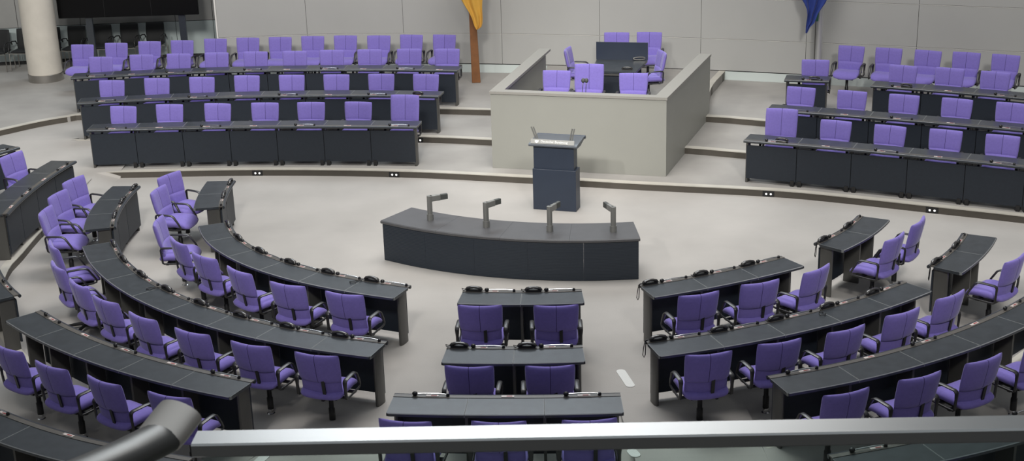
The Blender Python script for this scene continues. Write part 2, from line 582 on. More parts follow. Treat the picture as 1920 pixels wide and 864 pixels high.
# step lamps let into the risers
def step_lamp(px, py, z, pth, where):
    w = at_z(px, py, z)
    best = min(range(200), key=lambda i: (pth.at(pth.L * i / 199) - Vector((w.x, w.y))).length)
    t = pth.L * best / 199
    q, n_, tn = pth.at(t), pth.nor(t), pth.tan(t)
    rzz = math.atan2(tn.y, tn.x)
    e = empty('step_lamp', (q.x - n_.x * 0.006, q.y - n_.y * 0.006, z), rzz)
    tag(e, 'twin-bulb lamp in the dark riser ' + where, 'step lamp', 'step lamps in the risers')
    MB().box((0, 0, 0.052), (0.19, 0.012, 0.095)).build('housing', M_BLACK, e)
    for s_ in (-0.035, 0.04):
        MB().ball((s_, -0.010, 0.05), 0.016, 1, 0.6, 1).build('bulb', M_BULB, e, 60)
step_lamp(485, 326, 0, p1, 'below the front bench, nearer the round column')
step_lamp(745, 329, 0, p1, 'below the front bench, nearer the grey box')
step_lamp(1443, 366, 0, p1, 'below the first seats of the blue-flag benches')
step_lamp(1745, 396, 0, p1, 'farther along below the blue-flag front bench')
step_lamp(790, 267, Z1, p2, 'of the second step beside the tall chair')
step_lamp(1492, 283, Z1, p2, 'of the second step on the blue-flag side')
step_lamp(86, 441, 0, pL, 'beside the end of the empty curved desk')

# platform of the presidium and its grey box wall
FL, FR, RR, RL = Vector((-0.31, 23.53)), Vector((2.67, 22.67)), Vector((3.91, 26.11)), Vector((0.66, 27.11))
a = MB().prism([(-0.22, 23.64), (2.60, 22.80), (3.85, 26.1), (4.15, 27.5), (4.66, 28.95), (0.9, 30.1), (0.66, 27.2)], Z1, ZP)
struct(a.build('floor', M_STAGE), 'carpeted platform inside and behind the grey box')
pp = Path([(3.86, 26.12), (4.15, 27.5), (4.66, 28.95)], -1, 4)
kerb(15, pp, Z3, ZP)
box = empty('presidium_box', (1.2, 24.5, Z1))
tag(box, 'large grey parapet box enclosing the raised presidium behind the dark lectern', 'parapet')
def inset(A, B, d):
    n_ = (B - A).normalized()
    return Vector((-n_.y, n_.x)) * d
def wallseg(A, B, th, z0, z1, name, mt, over=0.0):
    n_ = inset(A, B, th)
    o_ = inset(A, B, -over)
    n2 = inset(A, B, th + over)
    dd = (B - A).normalized() * over
    P_ = [A + o_ - dd, B + o_ + dd, B + n2 + dd, A + n2 - dd]
    m_ = MB().prism([(p.x - 1.2, p.y - 24.5) for p in P_], z0 - Z1, z1 - Z1)
    return m_.build(name, mt, box)
wallseg(FL, FR, 0.12, Z1, 1.455, 'front_panel', M_BOX)
wallseg(FR, RR, 0.12, Z1, 1.455, 'side_panel', M_BOX)
wallseg(RL, FL, 0.12, Z1, 1.455, 'side_panel', M_BOX)
wallseg(FL, FR, 0.15, 1.465, 1.51, 'coping', M_BOXTOP, 0.015)
wallseg(FR, RR, 0.20, 1.464, 1.508, 'coping', M_BOXTOP, 0.015)
wallseg(RL, FL, 0.20, 1.464, 1.508, 'coping', M_BOXTOP, 0.015)
for A_, B_ in ((FL, FR), (FR, RR), (RL, FL)):
    wallseg(A_, B_, 0.10, 1.45, 1.47, 'painted_shadow_line', M_LEG, -0.012)  # dark strip paints the thin shadow line under the coping

# ================================================================== CHAIRS
def pad(w, h, th, nu=14, nv=10, bulge=0.0, curve=0.0, p=6, seam=True, taper=0.0, f=None, corner=0.035):
    """rounded cushion: x across, z up, y thickness; curve pushes the x edges forward (+y)"""
    us = [-1 + 2 * i / nu for i in range(nu + 1)]
    if seam:
        us = sorted(set([round(u, 4) for u in us if abs(u) > 0.05] + [-0.045, -0.013, 0.013, 0.045]))
    us = [math.sin(u * math.pi / 2) if abs(u) > 0.05 else u for u in us]
    vs_ = [-1 + 2 * j / nv for j in range(nv + 1)]
    vs_ = [math.sin(v * math.pi / 2) for v in vs_]
    a = MB()
    def thick(u, v):
        t = (max(0, 1 - abs(u) ** p) ** 0.5) * (max(0, 1 - abs(v) ** p) ** 0.5)
        if seam and abs(u) < 0.02:
            t *= 0.95
        return t * th / 2
    F_, B_ = {}, {}
    vv = []
    for j, v in enumerate(vs_):
        for i, u in enumerate(us):
            cr = corner * (abs(u) ** 4) * (abs(v) ** 4)
            x = u * (w / 2 + taper * v) * (1 - cr)
            z = v * h / 2 * (1 - cr)
            yc = curve * u * u + bulge * (1 - v * v)
            t = thick(u, v)
            edge = i in (0, len(us) - 1) or j in (0, len(vs_) - 1)
            P0 = f(x, yc + t, z) if f else (x, yc + t, z)
            F_[i, j] = len(vv)
            vv.append(P0)
            if edge:
                B_[i, j] = F_[i, j]
            else:
                P1 = f(x, yc - t, z) if f else (x, yc - t, z)
                B_[i, j] = len(vv)
                vv.append(P1)
    fs, ms = [], []
    for j in range(len(vs_) - 1):
        for i in range(len(us) - 1):
            mi = 1 if (seam and abs((us[i] + us[i + 1]) / 2) < 0.01) else 0
            fs.append((F_[i, j], F_[i + 1, j], F_[i + 1, j + 1], F_[i, j + 1]))
            fs.append((B_[i, j], B_[i, j + 1], B_[i + 1, j + 1], B_[i + 1, j]))
            ms += [mi, mi]
    a.v, a.f, a.m = vv, fs, ms
    return a
def lean(z0, y0, ang):
    s_, c_ = math.sin(ang), math.cos(ang)
    return lambda x, y, z: (x, y0 - z * s_ + y * c_, z0 + z * c_ + y * s_)
FM = [M_FABRIC, M_STITCH]
def seat_f(x, y, z):
    # z runs along the depth of the seat, y is its thickness
    yy = z
    drop = 0.05 * max(0, (yy - 0.10) / 0.15) ** 2 + 0.02 * max(0, (-yy - 0.1) / 0.15)
    return (x, yy - 0.018, 0.478 + y - drop + 0.018 * (abs(x) / 0.25) ** 2)
CH = {}
CH['backrest'] = pad(0.52, 0.355, 0.075, curve=0.045, taper=0.008, f=lean(0.805, -0.285, R(11))).data('backrest', FM, 55)
CH['lumbar_pad'] = pad(0.48, 0.24, 0.055, nu=10, nv=6, curve=0.035, seam=False, f=lean(0.565, -0.222, R(8))).data('lumbar_pad', FM, 55)
CH['seat'] = pad(0.52, 0.53, 0.115, nu=14, nv=12, seam=False, p=5, f=seat_f, corner=0.11).data('seat', FM, 55)
CH['backrest_high'] = pad(0.54, 0.52, 0.085, curve=0.05, taper=0.004, nv=14, f=lean(0.87, -0.30, R(11))).data('backrest', FM, 55)
def arm_mesh(sx):
    path = [(-0.205, 0.44), (-0.215, 0.56), (-0.218, 0.63), (-0.208, 0.652), (-0.185, 0.66), (-0.04, 0.66), (0.03, 0.655), (0.07, 0.63), (0.14, 0.52), (0.168, 0.462), (0.16, 0.437), (0.12, 0.428), (-0.1, 0.425), (-0.185, 0.427)]
    a = MB()
    pts = [Vector((sx * 0.287, y, z)) for y, z in path]
    # tube frame: a is the x axis because the loop lies in the y-z plane
    rings, n = [], 8
    N = len(pts)
    for i, p in enumerate(pts):
        t = (pts[(i + 1) % N] - pts[i - 1]).normalized()
        b = Vector((1, 0, 0))
        c_ = t.cross(b)
        wx = 0.027 if 2 <= i <= 7 else 0.019 if i in (0, 1, 8) else 0.012
        for k in range(n):
            th = 2 * math.pi * (k + 0.5) / n
            rings.append(p + b * math.cos(th) * wx + c_ * math.sin(th) * 0.0135)
    fs = []
    for i in range(N):
        j = (i + 1) % N
        for k in range(n):
            fs.append((i * n + k, i * n + (k + 1) % n, j * n + (k + 1) % n, j * n + k))
    a.add(rings, fs)
    return a.data('armrest', M_ARM, 50)
CH['arm_l'], CH['arm_r'] = arm_mesh(-1), arm_mesh(1)
CH['under'] = MB().box((0, 0.0, 0.405), (0.30, 0.32, 0.045)).box((0, 0.02, 0.425), (0.60, 0.05, 0.018)).box((0, -0.14, 0.42), (0.60, 0.04, 0.018)).data('seat_mechanism', M_BLACK)
CH['strut'] = MB().box((0.055, -0.250, 0.545), (0.038, 0.014, 0.24)).data('back_strut', M_BLACK)
for v_ in CH['strut'].vertices:
    v_.co.y -= 0.02 * (v_.co.z - 0.545) / 0.125 + 0.012
CH['post'] = MB().lathe([(0.036, 0.06), (0.036, 0.2), (0.028, 0.21), (0.028, 0.40)], n=14).data('column', M_BLACK, 40)
CH['foot'] = MB().lathe([(0.046, 0.0), (0.046, 0.005), (0.033, 0.01), (0.033, 0.085), (0.03, 0.09)], n=16).data('base', M_CHROME, 40)
def star():
    a = MB()
    for k in range(5):
        th = R(72 * k + 20)
        d = Vector((math.cos(th), math.sin(th), 0))
        a.tube([d * 0.02 + Vector((0, 0, 0.10)), d * 0.17 + Vector((0, 0, 0.085)), d * 0.30 + Vector((0, 0, 0.062))], [0.026, 0.022, 0.015], 8)
    return a.data('base', M_BLACK, 50)
CH['star'] = star()
CH['castor'] = MB().lathe([(0.012, -0.022), (0.027, -0.02), (0.027, 0.02), (0.012, 0.022)], n=12).data('castor', M_BLACK, 40)

def make_chair(x, y, z, facing, label, group, high=False, castors=False):
    e = empty('swivel_chair', (x, y, z), R(facing - 90))
    tag(e, label, 'chair', group)
    put('backrest', CH['backrest_high' if high else 'backrest'], e)
    put('lumbar_pad', CH['lumbar_pad'], e)
    put('seat', CH['seat'], e)
    put('armrest', CH['arm_l'], e)
    put('armrest', CH['arm_r'], e)
    put('back_strut', CH['strut'], e)
    put('seat_mechanism', CH['under'], e)
    put('column', CH['post'], e)
    if castors:
        b = put('base', CH['star'], e)
        for k in range(5):
            th = R(72 * k + 20)
            c_ = put('castor', CH['castor'], b, (0.30 * math.cos(th), 0.30 * math.sin(th), 0.028))
            c_.rotation_euler = (R(90), 0, th)
    else:
        put('base', CH['foot'], e)
    return e
CHAIRS = {
'SLA':(0.12,[(-7.175, 24.665, -101, 0), (-6.311, 24.702, -97, 0), (-5.427, 24.655, -101, 0), (-4.526, 24.604, -97, 0), (-3.665, 24.538, -97, 0), (-2.808, 24.452, -102, 0), (-1.938, 24.259, -102, 1)]),
'SLB':(0.24,[(-7.816, 26.38, -98, 0), (-6.948, 26.454, -98, 0), (-6.055, 26.429, -98, 0), (-5.172, 26.454, -98, 0), (-4.278, 26.381, -98, 0), (-3.39, 26.308, -98, 0), (-2.505, 26.236, -98, 0), (-1.646, 26.096, -103, 0)]),
'SLC':(0.36,[(-8.502, 28.149, -98, 0), (-7.676, 28.247, -98, 0), (-6.894, 28.243, -98, 0), (-6.101, 28.237, -98, 0), (-5.286, 28.228, -98, 0), (-4.457, 28.162, -98, 0), (-3.684, 28.159, -98, 0), (-2.889, 28.097, -98, 0), (-2.058, 28.029, -98, 0), (-1.268, 27.912, -98, 0)]),
'SLD':(0.36,[(-9.292, 29.566, -99, 0), (-8.571, 29.636, -99, 0), (-7.86, 29.707, -99, 0), (-7.149, 29.719, -99, 0), (-6.433, 29.791, -99, 0), (-5.72, 29.803, -99, 0), (-5.003, 29.754, -99, 0), (-4.291, 29.766, -99, 0), (-3.566, 29.715, -99, 0), (-2.826, 29.6, -99, 0), (-2.139, 29.587, -105, 0), (-1.419, 29.475, -106, 0)]),
'SRA':(0.12,[(4.534, 22.42, -110, 1), (5.359, 22.122, -117, 0), (6.139, 21.7, -120, 0), (6.947, 21.33, -119, 0), (7.727, 20.906, -118, 0)]),
'SRB':(0.24,[(5.185, 24.091, -116, 0), (6.009, 23.689, -116, 0), (6.826, 23.297, -116, 0), (7.613, 22.905, -120, 0), (8.415, 22.494, -120, 0)]),
'SRC':(0.36,[(5.868, 25.804, -104, 0), (7.29, 25.113, -120, 0), (8.057, 24.773, -120, 0), (8.763, 24.353, -119, 0)]),
'SRD':(0.36,[(6.795, 27.026, -117, 0), (7.466, 26.711, -116, 0), (8.122, 26.387, -122, 0), (8.809, 26.095, -116, 0), (9.442, 25.783, -121, 0)]),
'L1':(0.00,[(-5.108, 20.598, -30, 0), (-5.066, 19.92, -12, 0), (-4.696, 18.448, 0, 0), (-4.271, 17.709, 36, 0), (-3.842, 17.134, 49, 0), (-3.272, 16.544, 46, 0), (-2.657, 16.053, 64, 0), (-1.936, 15.686, 68, 0)]),
'L2':(0.00,[(-6.562, 20.537, -22, 0), (-6.57, 19.819, -15, 0), (-6.491, 19.078, -3, 0), (-5.929, 17.674, 29, 0), (-5.635, 16.869, 35, 0), (-5.193, 16.217, 41, 0), (-4.741, 15.678, 50, 0), (-4.159, 15.111, 51, 0), (-3.513, 14.629, 60, 0), (-2.81, 14.239, 66, 0), (-2.068, 13.916, 72, 0)]),
'L3':(0.12,[(-7.898, 21.669, -24, 0), (-5.352, 14.03, 54, 0), (-4.735, 13.526, 56, 0), (-4.064, 13.107, 55, 0), (-3.359, 12.743, 67, 0)]),
'C1':(0.00,[(-0.378, 15.194, 85, 0), (0.49, 15.125, 89, 0)]),
'C2':(0.00,[(-0.465, 13.503, 84, 0), (0.36, 13.454, 89, 0)]),
'C3':(0.12,[(-1.011, 12.042, 78, 0), (-0.159, 11.97, 86, 0), (0.667, 11.957, 92, 0)]),
'R1':(0.00,[(2.102, 15.346, 106, 0), (2.868, 15.658, 109, 0), (3.541, 16.005, 131, 0), (4.768, 17.061, 137, 0), (5.22, 17.63, 146, 0)]),
'R2':(0.00,[(2.0, 13.645, 100, 0), (2.773, 13.891, 106, 0), (3.515, 14.164, 116, 0), (4.244, 14.593, 119, 0), (4.898, 15.043, 126, 0), (6.016, 16.155, 134, 0)]),
'R3':(0.12,[(3.107, 12.366, 109, 0), (3.896, 12.671, 113, 0), (4.621, 13.015, 119, 0)]),
'P':(0.55,[(0.849, 24.667, -103, 0), (1.442, 24.438, -101, 1), (2.239, 24.241, -100, 0), (2.257, 28.167, -99, 0), (2.915, 28.088, -102, 0), (1.475, 26.863, -15, 0), (2.74, 26.307, 190, 0)]),

}
# (where it is, counted from which end, what it is counted from)
ROWS = {
 'SLA': ('front bench row, gold-flag side', -1, 'the grey box'),
 'SLB': ('second bench row, gold-flag side', -1, 'the grey box'),
 'SLC': ('third bench row, gold-flag side', -1, 'the grey box'),
 'SLD': ('deskless wall row, gold-flag side', -1, 'the gold flag'),
 'SRA': ('front bench row, blue-flag side', 1, 'the grey box'),
 'SRB': ('second bench row, blue-flag side', 1, 'the grey box'),
 'SRC': ('third bench row, blue-flag side', 1, 'the grey box'),
 'SRD': ('deskless wall row, blue-flag side', 1, 'the blue flag'),
 'L1': ('innermost curved row, gold-flag block', -1, 'the centre aisle'),
 'L2': ('second curved row, gold-flag block', -1, 'the centre aisle'),
 'L3': ('third curved row, gold-flag block', -1, 'the centre aisle'),
 'R1': ('innermost curved row, blue-flag block', 1, 'the centre aisle'),
 'R2': ('second curved row, blue-flag block', 1, 'the centre aisle'),
 'R3': ('third curved row, blue-flag block', 1, 'the centre aisle'),
}
def chair_row(k):
    z, L = CHAIRS[k]
    where, order, frm = ROWS[k]
    n = len(L)
    for i, (x, y, f, hi) in enumerate(L):
        o = i if order > 0 else n - 1 - i
        if k == 'L3' and i == 0:
            lab = 'purple swivel chair at the empty curved desk near the ramp, showing its whole back'
        elif k == 'L3' and i == 1:
            lab = 'purple swivel chair of the third curved row nearest the ramp, cut by the frame'
        elif hi:
            lab = 'purple swivel chair with a taller backrest, ' + where
        else:
            lab = 'purple swivel chair, %s from %s, %s' % (ORD[o], frm, where)
        make_chair(x, y, z, f, lab, 'purple chairs: ' + where, bool(hi), castors=(k == 'L2' and i == 4))
for k in ROWS:
    chair_row(k)
for k, lab in (('C1', 'innermost centre desk'), ('C2', 'second centre desk'), ('C3', 'wide centre desk nearest the handrail')):
    z, L = CHAIRS[k]
    for i, (x, y, f, hi) in enumerate(L):
        w = (('gold-flag side', 'blue-flag side') if len(L) == 2 else ('gold-flag side', 'middle', 'blue-flag side'))[i]
        make_chair(x, y, z, f, 'purple swivel chair on the %s of the %s' % (w, lab) if w != 'middle' else 'purple swivel chair in the middle of the ' + lab, 'purple chairs: ' + lab)
z, L = CHAIRS['P']
PL = ['brighter purple low chair behind the parapet, beside the gold-flag wall of the grey box', 'tufted tall purple chair behind the parapet with two microphones before it',
      'brighter purple low chair behind the parapet, beside the blue-flag wall of the grey box', 'purple chair behind the dark table screen, the one nearer the gold flag',
      'purple chair behind the dark table screen, the one nearer the blue flag', 'purple chair turned sideways beside the dark table, gold-flag side', 'purple chair turned sideways beside the dark table, blue-flag side']
for i, (x, y, f, hi) in enumerate(L):
    make_chair(x, y, z, f, PL[i], 'purple chairs inside the grey box', bool(hi), castors=i > 2)
# chairs only partly inside the frame
make_chair(-8.60, 21.05, Z1, -20, 'purple swivel chair whose black armrests alone show beside the empty curved desk', 'purple chairs: third curved row, gold-flag block')
make_chair(6.95, 16.75, 0, 150, 'purple swivel chair behind the short second-row desk, mostly cut by the frame', 'purple chairs: second curved row, blue-flag block')
make_chair(5.36, 13.42, Z1, 122, 'purple swivel chair, fourth from the centre aisle, third curved row, blue-flag block', 'purple chairs: third curved row, blue-flag block')
q = at_z(1905, 862, Z2 + 0.98)
make_chair(q.x, q.y + 0.1, Z2, 118, 'purple swivel chair in the bottom corner behind the handrail, blue-flag side', 'purple chairs: fourth curved row, blue-flag block')

# black visitors' chairs along the recessed wall
BK = {}
BK['backrest'] = pad(0.45, 0.50, 0.06, curve=0.02, seam=False, p=4, f=lean(0.67, -0.24, R(9))).data('backrest', M_BLKFAB, 55)
BK['seat'] = pad(0.47, 0.46, 0.07, seam=False, p=5, f=lambda x, y, z: (x, z, 0.44 + y)).data('seat', M_BLKFAB, 55)
def bk_arm(sx):
    return MB().tube([(sx * 0.25, -0.24, 0.56), (sx * 0.255, -0.2, 0.63), (sx * 0.255, 0.0, 0.66), (sx * 0.255, 0.16, 0.64), (sx * 0.255, 0.22, 0.57), (sx * 0.255, 0.23, 0.42)], 0.014, 8).data('armrest', M_BLACK, 50)
BK['al'], BK['ar'] = bk_arm(-1), bk_arm(1)
def bk_leg(sx, sy):
    return MB().tube([(sx * 0.255, sy * 0.22, 0.42), (sx * 0.26, sy * 0.24, 0.005)], 0.012, 6).data('leg', M_STEEL, 50)
BK['legs'] = [bk_leg(sx, sy) for sx in (-1, 1) for sy in (-1, 1)]
BK['frame'] = MB().box((0, 0, 0.40), (0.54, 0.02, 0.02)).box((0, 0.22, 0.405), (0.54, 0.018, 0.02)).data('seat_frame', M_STEEL)
BK_LABEL = ['farthest beyond the concrete column', 'half hidden behind the concrete column', 'just beside the concrete column', 'behind the screen leg nearer the column',
            'between the screen legs, nearer the column', 'between the screen legs, middle one', 'beside the screen leg nearer the gold flag']
for i, (x0, y0) in enumerate([(-11.95, 32.25), (-11.37, 32.3), (-10.79, 32.38), (-10.21, 32.45), (-9.62, 32.55), (-9.0, 32.6), (-8.40, 32.66)]):
    e = empty('visitor_chair', (x0, y0 - 0.12, Z3), R(-5 + 180))
    tag(e, 'black visitor chair with pale metal legs, ' + BK_LABEL[i], 'chair', 'black chairs along the recessed wall')
    put('backrest', BK['backrest'], e)
    put('seat', BK['seat'], e)
    put('armrest', BK['al'], e)
    put('armrest', BK['ar'], e)
    put('seat_frame', BK['frame'], e)
    for l_ in BK['legs']:
        put('leg', l_, e)

# ================================================================== DESKS
DESK = {
'SLA':[(-7.628, 24.189), (-6.876, 24.19), (-6.124, 24.174), (-5.373, 24.142), (-4.623, 24.093), (-3.874, 24.028), (-3.126, 23.946), (-2.38, 23.848), (-1.637, 23.734)],
'SLB':[(-8.255, 25.84), (-7.387, 25.929), (-6.517, 25.982), (-5.645, 25.997), (-4.773, 25.975), (-3.903, 25.917), (-3.037, 25.821), (-2.175, 25.689), (-1.319, 25.52)],
'SLC':[(-8.878, 27.593), (-7.894, 27.707), (-6.905, 27.773), (-5.914, 27.793), (-4.924, 27.766), (-3.936, 27.691), (-2.952, 27.569), (-1.976, 27.401), (-1.008, 27.186)],
'SRA':[(3.906, 22.205), (4.409, 21.982), (4.908, 21.753), (5.404, 21.516), (5.897, 21.273), (6.386, 21.023), (6.872, 20.765), (7.353, 20.501), (7.832, 20.23)],
'SRB':[(4.567, 23.748), (5.059, 23.537), (5.547, 23.32), (6.033, 23.097), (6.516, 22.868), (6.996, 22.632), (7.473, 22.39), (7.947, 22.142), (8.417, 21.888)],
'L1s':[(-4.397, 21.145), (-4.401, 20.976), (-4.401, 20.807), (-4.398, 20.638), (-4.39, 20.469), (-4.379, 20.3), (-4.364, 20.132), (-4.344, 19.964), (-4.321, 19.796)],
'L2s':[(-5.884, 21.004), (-5.902, 20.748), (-5.91, 20.491), (-5.908, 20.235), (-5.894, 19.978), (-5.871, 19.723), (-5.837, 19.469), (-5.792, 19.216), (-5.738, 18.965)],
'L3s':[(-7.215, 22.151), (-7.281, 21.807), (-7.335, 21.46), (-7.377, 21.112), (-7.408, 20.763), (-7.428, 20.413), (-7.435, 20.062), (-7.431, 19.712), (-7.415, 19.361)],
'L3m':[(-7.151, 18.1), (-7.068, 17.823), (-6.973, 17.551), (-6.864, 17.284), (-6.743, 17.022), (-6.61, 16.766), (-6.465, 16.516), (-6.309, 16.274), (-6.141, 16.039)],
'L1':[(-4.096, 19.045), (-3.926, 18.561), (-3.683, 18.109), (-3.377, 17.696), (-3.022, 17.327), (-2.629, 17.002), (-2.205, 16.719), (-1.759, 16.474), (-1.294, 16.261)],
'L2':[(-5.576, 18.333), (-5.281, 17.671), (-4.905, 17.05), (-4.458, 16.478), (-3.947, 15.962), (-3.384, 15.507), (-2.776, 15.114), (-2.131, 14.784), (-1.456, 14.518)],
'L3':[(-5.704, 15.492), (-5.392, 15.153), (-5.061, 14.832), (-4.712, 14.53), (-4.348, 14.247), (-3.968, 13.985), (-3.576, 13.743), (-3.173, 13.52), (-2.758, 13.318)],
'C1':[(-0.625, 16.062), (-0.443, 16.033), (-0.261, 16.009), (-0.078, 15.99), (0.106, 15.975), (0.29, 15.966), (0.473, 15.961), (0.657, 15.961), (0.841, 15.966)],
'C2':[(-0.766, 14.334), (-0.577, 14.31), (-0.388, 14.29), (-0.199, 14.273), (-0.009, 14.261), (0.181, 14.253), (0.371, 14.249), (0.561, 14.248), (0.752, 14.252)],
'C3':[(-1.254, 12.887), (-0.968, 12.85), (-0.682, 12.818), (-0.394, 12.792), (-0.106, 12.772), (0.183, 12.756), (0.472, 12.747), (0.762, 12.743), (1.052, 12.744)],
'R1':[(1.557, 16.053), (1.81, 16.14), (2.061, 16.234), (2.309, 16.335), (2.554, 16.442), (2.797, 16.556), (3.036, 16.676), (3.272, 16.802), (3.504, 16.935)],
'R1s':[(4.046, 17.405), (4.17, 17.525), (4.29, 17.65), (4.404, 17.779), (4.513, 17.913), (4.617, 18.051), (4.715, 18.193), (4.808, 18.339), (4.895, 18.489)],
'R2':[(1.464, 14.313), (1.916, 14.432), (2.361, 14.574), (2.798, 14.74), (3.225, 14.929), (3.641, 15.142), (4.044, 15.378), (4.433, 15.638), (4.806, 15.92)],
'R2s':[(5.28, 16.431), (5.398, 16.567), (5.512, 16.706), (5.621, 16.849), (5.726, 16.996), (5.825, 17.146), (5.92, 17.299), (6.009, 17.455), (6.093, 17.614)],
'R3':[(2.601, 13.045), (3.077, 13.195), (3.542, 13.374), (3.995, 13.583), (4.434, 13.82), (4.858, 14.084), (5.264, 14.374), (5.651, 14.689), (6.017, 15.029)],
'steno':[(-1.928, 19.235), (-1.525, 18.946), (-1.097, 18.695), (-0.647, 18.486), (-0.179, 18.321), (0.302, 18.2), (0.793, 18.126), (1.288, 18.098), (1.784, 18.116)],

}
def extend(P, L):
    a, b = Vector(P[-2]), Vector(P[-1])
    return P + [tuple(b + (b - a).normalized() * L)]
def extend0(P, L):
    a, b = Vector(P[1]), Vector(P[0])
    return [tuple(b + (b - a).normalized() * L)] + P
HD = 0.73
def control_label(parent, path, t, z, d=0.03, w=0.13):
    q, tn, nn = path.at(t), path.tan(t), path.nor(t)
    a = MB()
    def quad(t0, t1, d0, d1, mi, dz):
        vs_ = []
        for tt, dd in ((t0, d0), (t1, d0), (t1, d1), (t0, d1)):
            p = q + tn * tt + nn * dd
            vs_.append((p.x, p.y, z + dz))
        lo = [(v[0], v[1], z - 0.002) for v in vs_]
        a.add(vs_ + lo, [(0, 1, 2, 3), (4, 5, 1, 0), (5, 6, 2, 1), (6, 7, 3, 2), (7, 4, 0, 3)], mi)
    quad(-w / 2, w / 2, d, d + 0.035, 0, 0.004)
    quad(-w * 0.1, w * 0.35, d + 0.012, d + 0.026, 1, 0.006)
    a.build('control_label', [M_LABEL, M_RED], parent)
def make_desk(name, label, P, z, units, group=None, side=1, D=0.46, ptop=0.66, pbot=0.09, panels_per_unit=True, stage=False, cat='desk', labels=True, clip_near=None):
    path = Path(P, side)
    c0 = path.at(path.L / 2)
    e = empty(name, (0, 0, 0))
    tag(e, label, cat, group)
    U = path.L / units
    zt = z + HD
    for u in range(units):
        t0, t1 = u * U + (0.0 if u == 0 else 0.0015), (u + 1) * U - (0.0 if u == units - 1 else 0.0015)
        a = MB()
        prof = [(0.085, zt - 0.032), (0.085, zt), (D - 0.008, zt), (D, zt - 0.007), (D + 0.003, zt - 0.018), (D, zt - 0.034), (D - 0.03, zt - 0.04)]
        sweep(a, path, t0, t1, prof, 0.1, 0, 1 if units > 1 else None, (0.035 if u == 0 else 0, 0.035 if u == units - 1 else 0))
        k_ = len(prof)
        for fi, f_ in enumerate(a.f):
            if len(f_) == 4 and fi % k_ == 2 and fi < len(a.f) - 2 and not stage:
                a.m[fi] = 2  # outer top facet takes the painted highlight colour
        a.build('desktop', [M_TOP, M_SEAM, M_EDGEGLINT], e, 30)
        if panels_per_unit:
            a = MB()
            dd = 0.03 if stage else 0.045
            sweep(a, path, max(0.05, t0 + 0.004), min(path.L - 0.05, t1 - 0.004), [(dd, z + pbot), (dd, z + ptop), (dd + 0.022, z + ptop), (dd + 0.022, z + pbot)], 0.2)
            a.build('front_panel', M_PANEL, e, 30)
        if labels:
            control_label(e, path, u * U + U * 0.52, zt + 0.006, 0.035)
    a = MB()
    sweep(a, path, 0, path.L, [(0.022, zt - 0.01), (0.022, zt + 0.005), (0.086, zt + 0.005), (0.086, zt - 0.01)], 0.1)
    a.build('equipment_strip', M_STRIP, e, 30)
    a = MB()
    sweep(a, path, 0, path.L, [(0.026, zt + 0.006), (0.012, zt + 0.006), (0.0, zt), (-0.006, zt - 0.012), (-0.004, zt - 0.03), (0.012, zt - 0.04), (0.026, zt - 0.036)], 0.1)
    a.build('rounded_edge', M_ROLL, e, 60)
    for u in range(units + 1):
        for sgn in ((1,) if u == 0 else (-1,) if u == units else (-1, 1)):
            t = u * U + sgn * (0.055 if u in (0, units) else 0.06)
            p, tn, nn = path.at(t), path.tan(t), path.nor(t)
            ang = math.atan2(tn.y, tn.x)
            lo, hi = (0.075, 0.27) if not stage else (0.03, 0.22)
            c_ = p + nn * (lo + hi) / 2
            if u in (0, units):
                a = MB()
                # oval leg: rounded in plan
                ring = []
                for k in range(12):
                    th = 2 * math.pi * k / 12
                    ring.append(c_ + tn * (0.026 * math.copysign(abs(math.cos(th)) ** 0.6, math.cos(th))) + nn * ((hi - lo) / 2 * math.copysign(abs(math.sin(th)) ** 0.6, math.sin(th))))
                a.prism([(q.x, q.y) for q in ring], z, zt - 0.034)
                a.build('leg', M_LEG, e, 40)
            elif sgn == 1 or stage:
                a = MB()
                if stage:
                    c2 = p + nn * 0.07
                    a.box((c2.x, c2.y, z + 0.05), (0.06, 0.10, 0.10), ang)
                    if sgn == 1 and u < units:
                        c3 = path.off(u * U, 0.072)
                        a.box((c3.x, c3.y, z + 0.37), (0.05, 0.03, 0.62), ang)
                else:
                    c2 = p - tn * 0.06 + nn * 0.2
                    a.box((c2.x, c2.y, z + (HD - 0.036) / 2), (0.03, 0.22, HD - 0.036), ang)
                a.build('leg', M_BLACK if stage else M_LEG, e)
    return path, U, zt
# telephones and microphones lying on the strip
PH_BODY = MB()
_pts = [(-0.105, 0, 0.018), (-0.085, 0, 0.036), (-0.04, 0, 0.050), (0.0, 0, 0.053), (0.04, 0, 0.050), (0.085, 0, 0.036), (0.105, 0, 0.018)]
PH_BODY.tube(_pts, [0.016, 0.024, 0.021, 0.019, 0.021, 0.024, 0.016], 10, sx=1.15, sy=0.75)
PH_HANDSET = PH_BODY.data('handset', mat('glossy black handset', (0.03, 0.028, 0.027), 0.18, coat=0.4), 60)
PH_CRADLE = MB().box((0, 0, 0.012), (0.19, 0.05, 0.024)).data('cradle', M_BLACK)
def curl(pts, r=0.0045):
    return MB().tube([Vector(p) for p in pts], r, 6).data('cord', M_BLACK, 60)
CORD_A = curl([(-0.10, 0, 0.02), (-0.135, -0.015, 0.02), (-0.15, 0.01, 0.035), (-0.14, 0.03, 0.02), (-0.12, 0.02, 0.008)])
CORD_LOOP = curl([(-0.10, 0, 0.02), (-0.13, 0.03, 0.012), (-0.20, 0.09, 0.008), (-0.24, 0.15, 0.008), (-0.20, 0.18, 0.008), (-0.15, 0.15, 0.008), (-0.17, 0.10, 0.010), (-0.12, 0.05, 0.010)][::1], 0.0055)
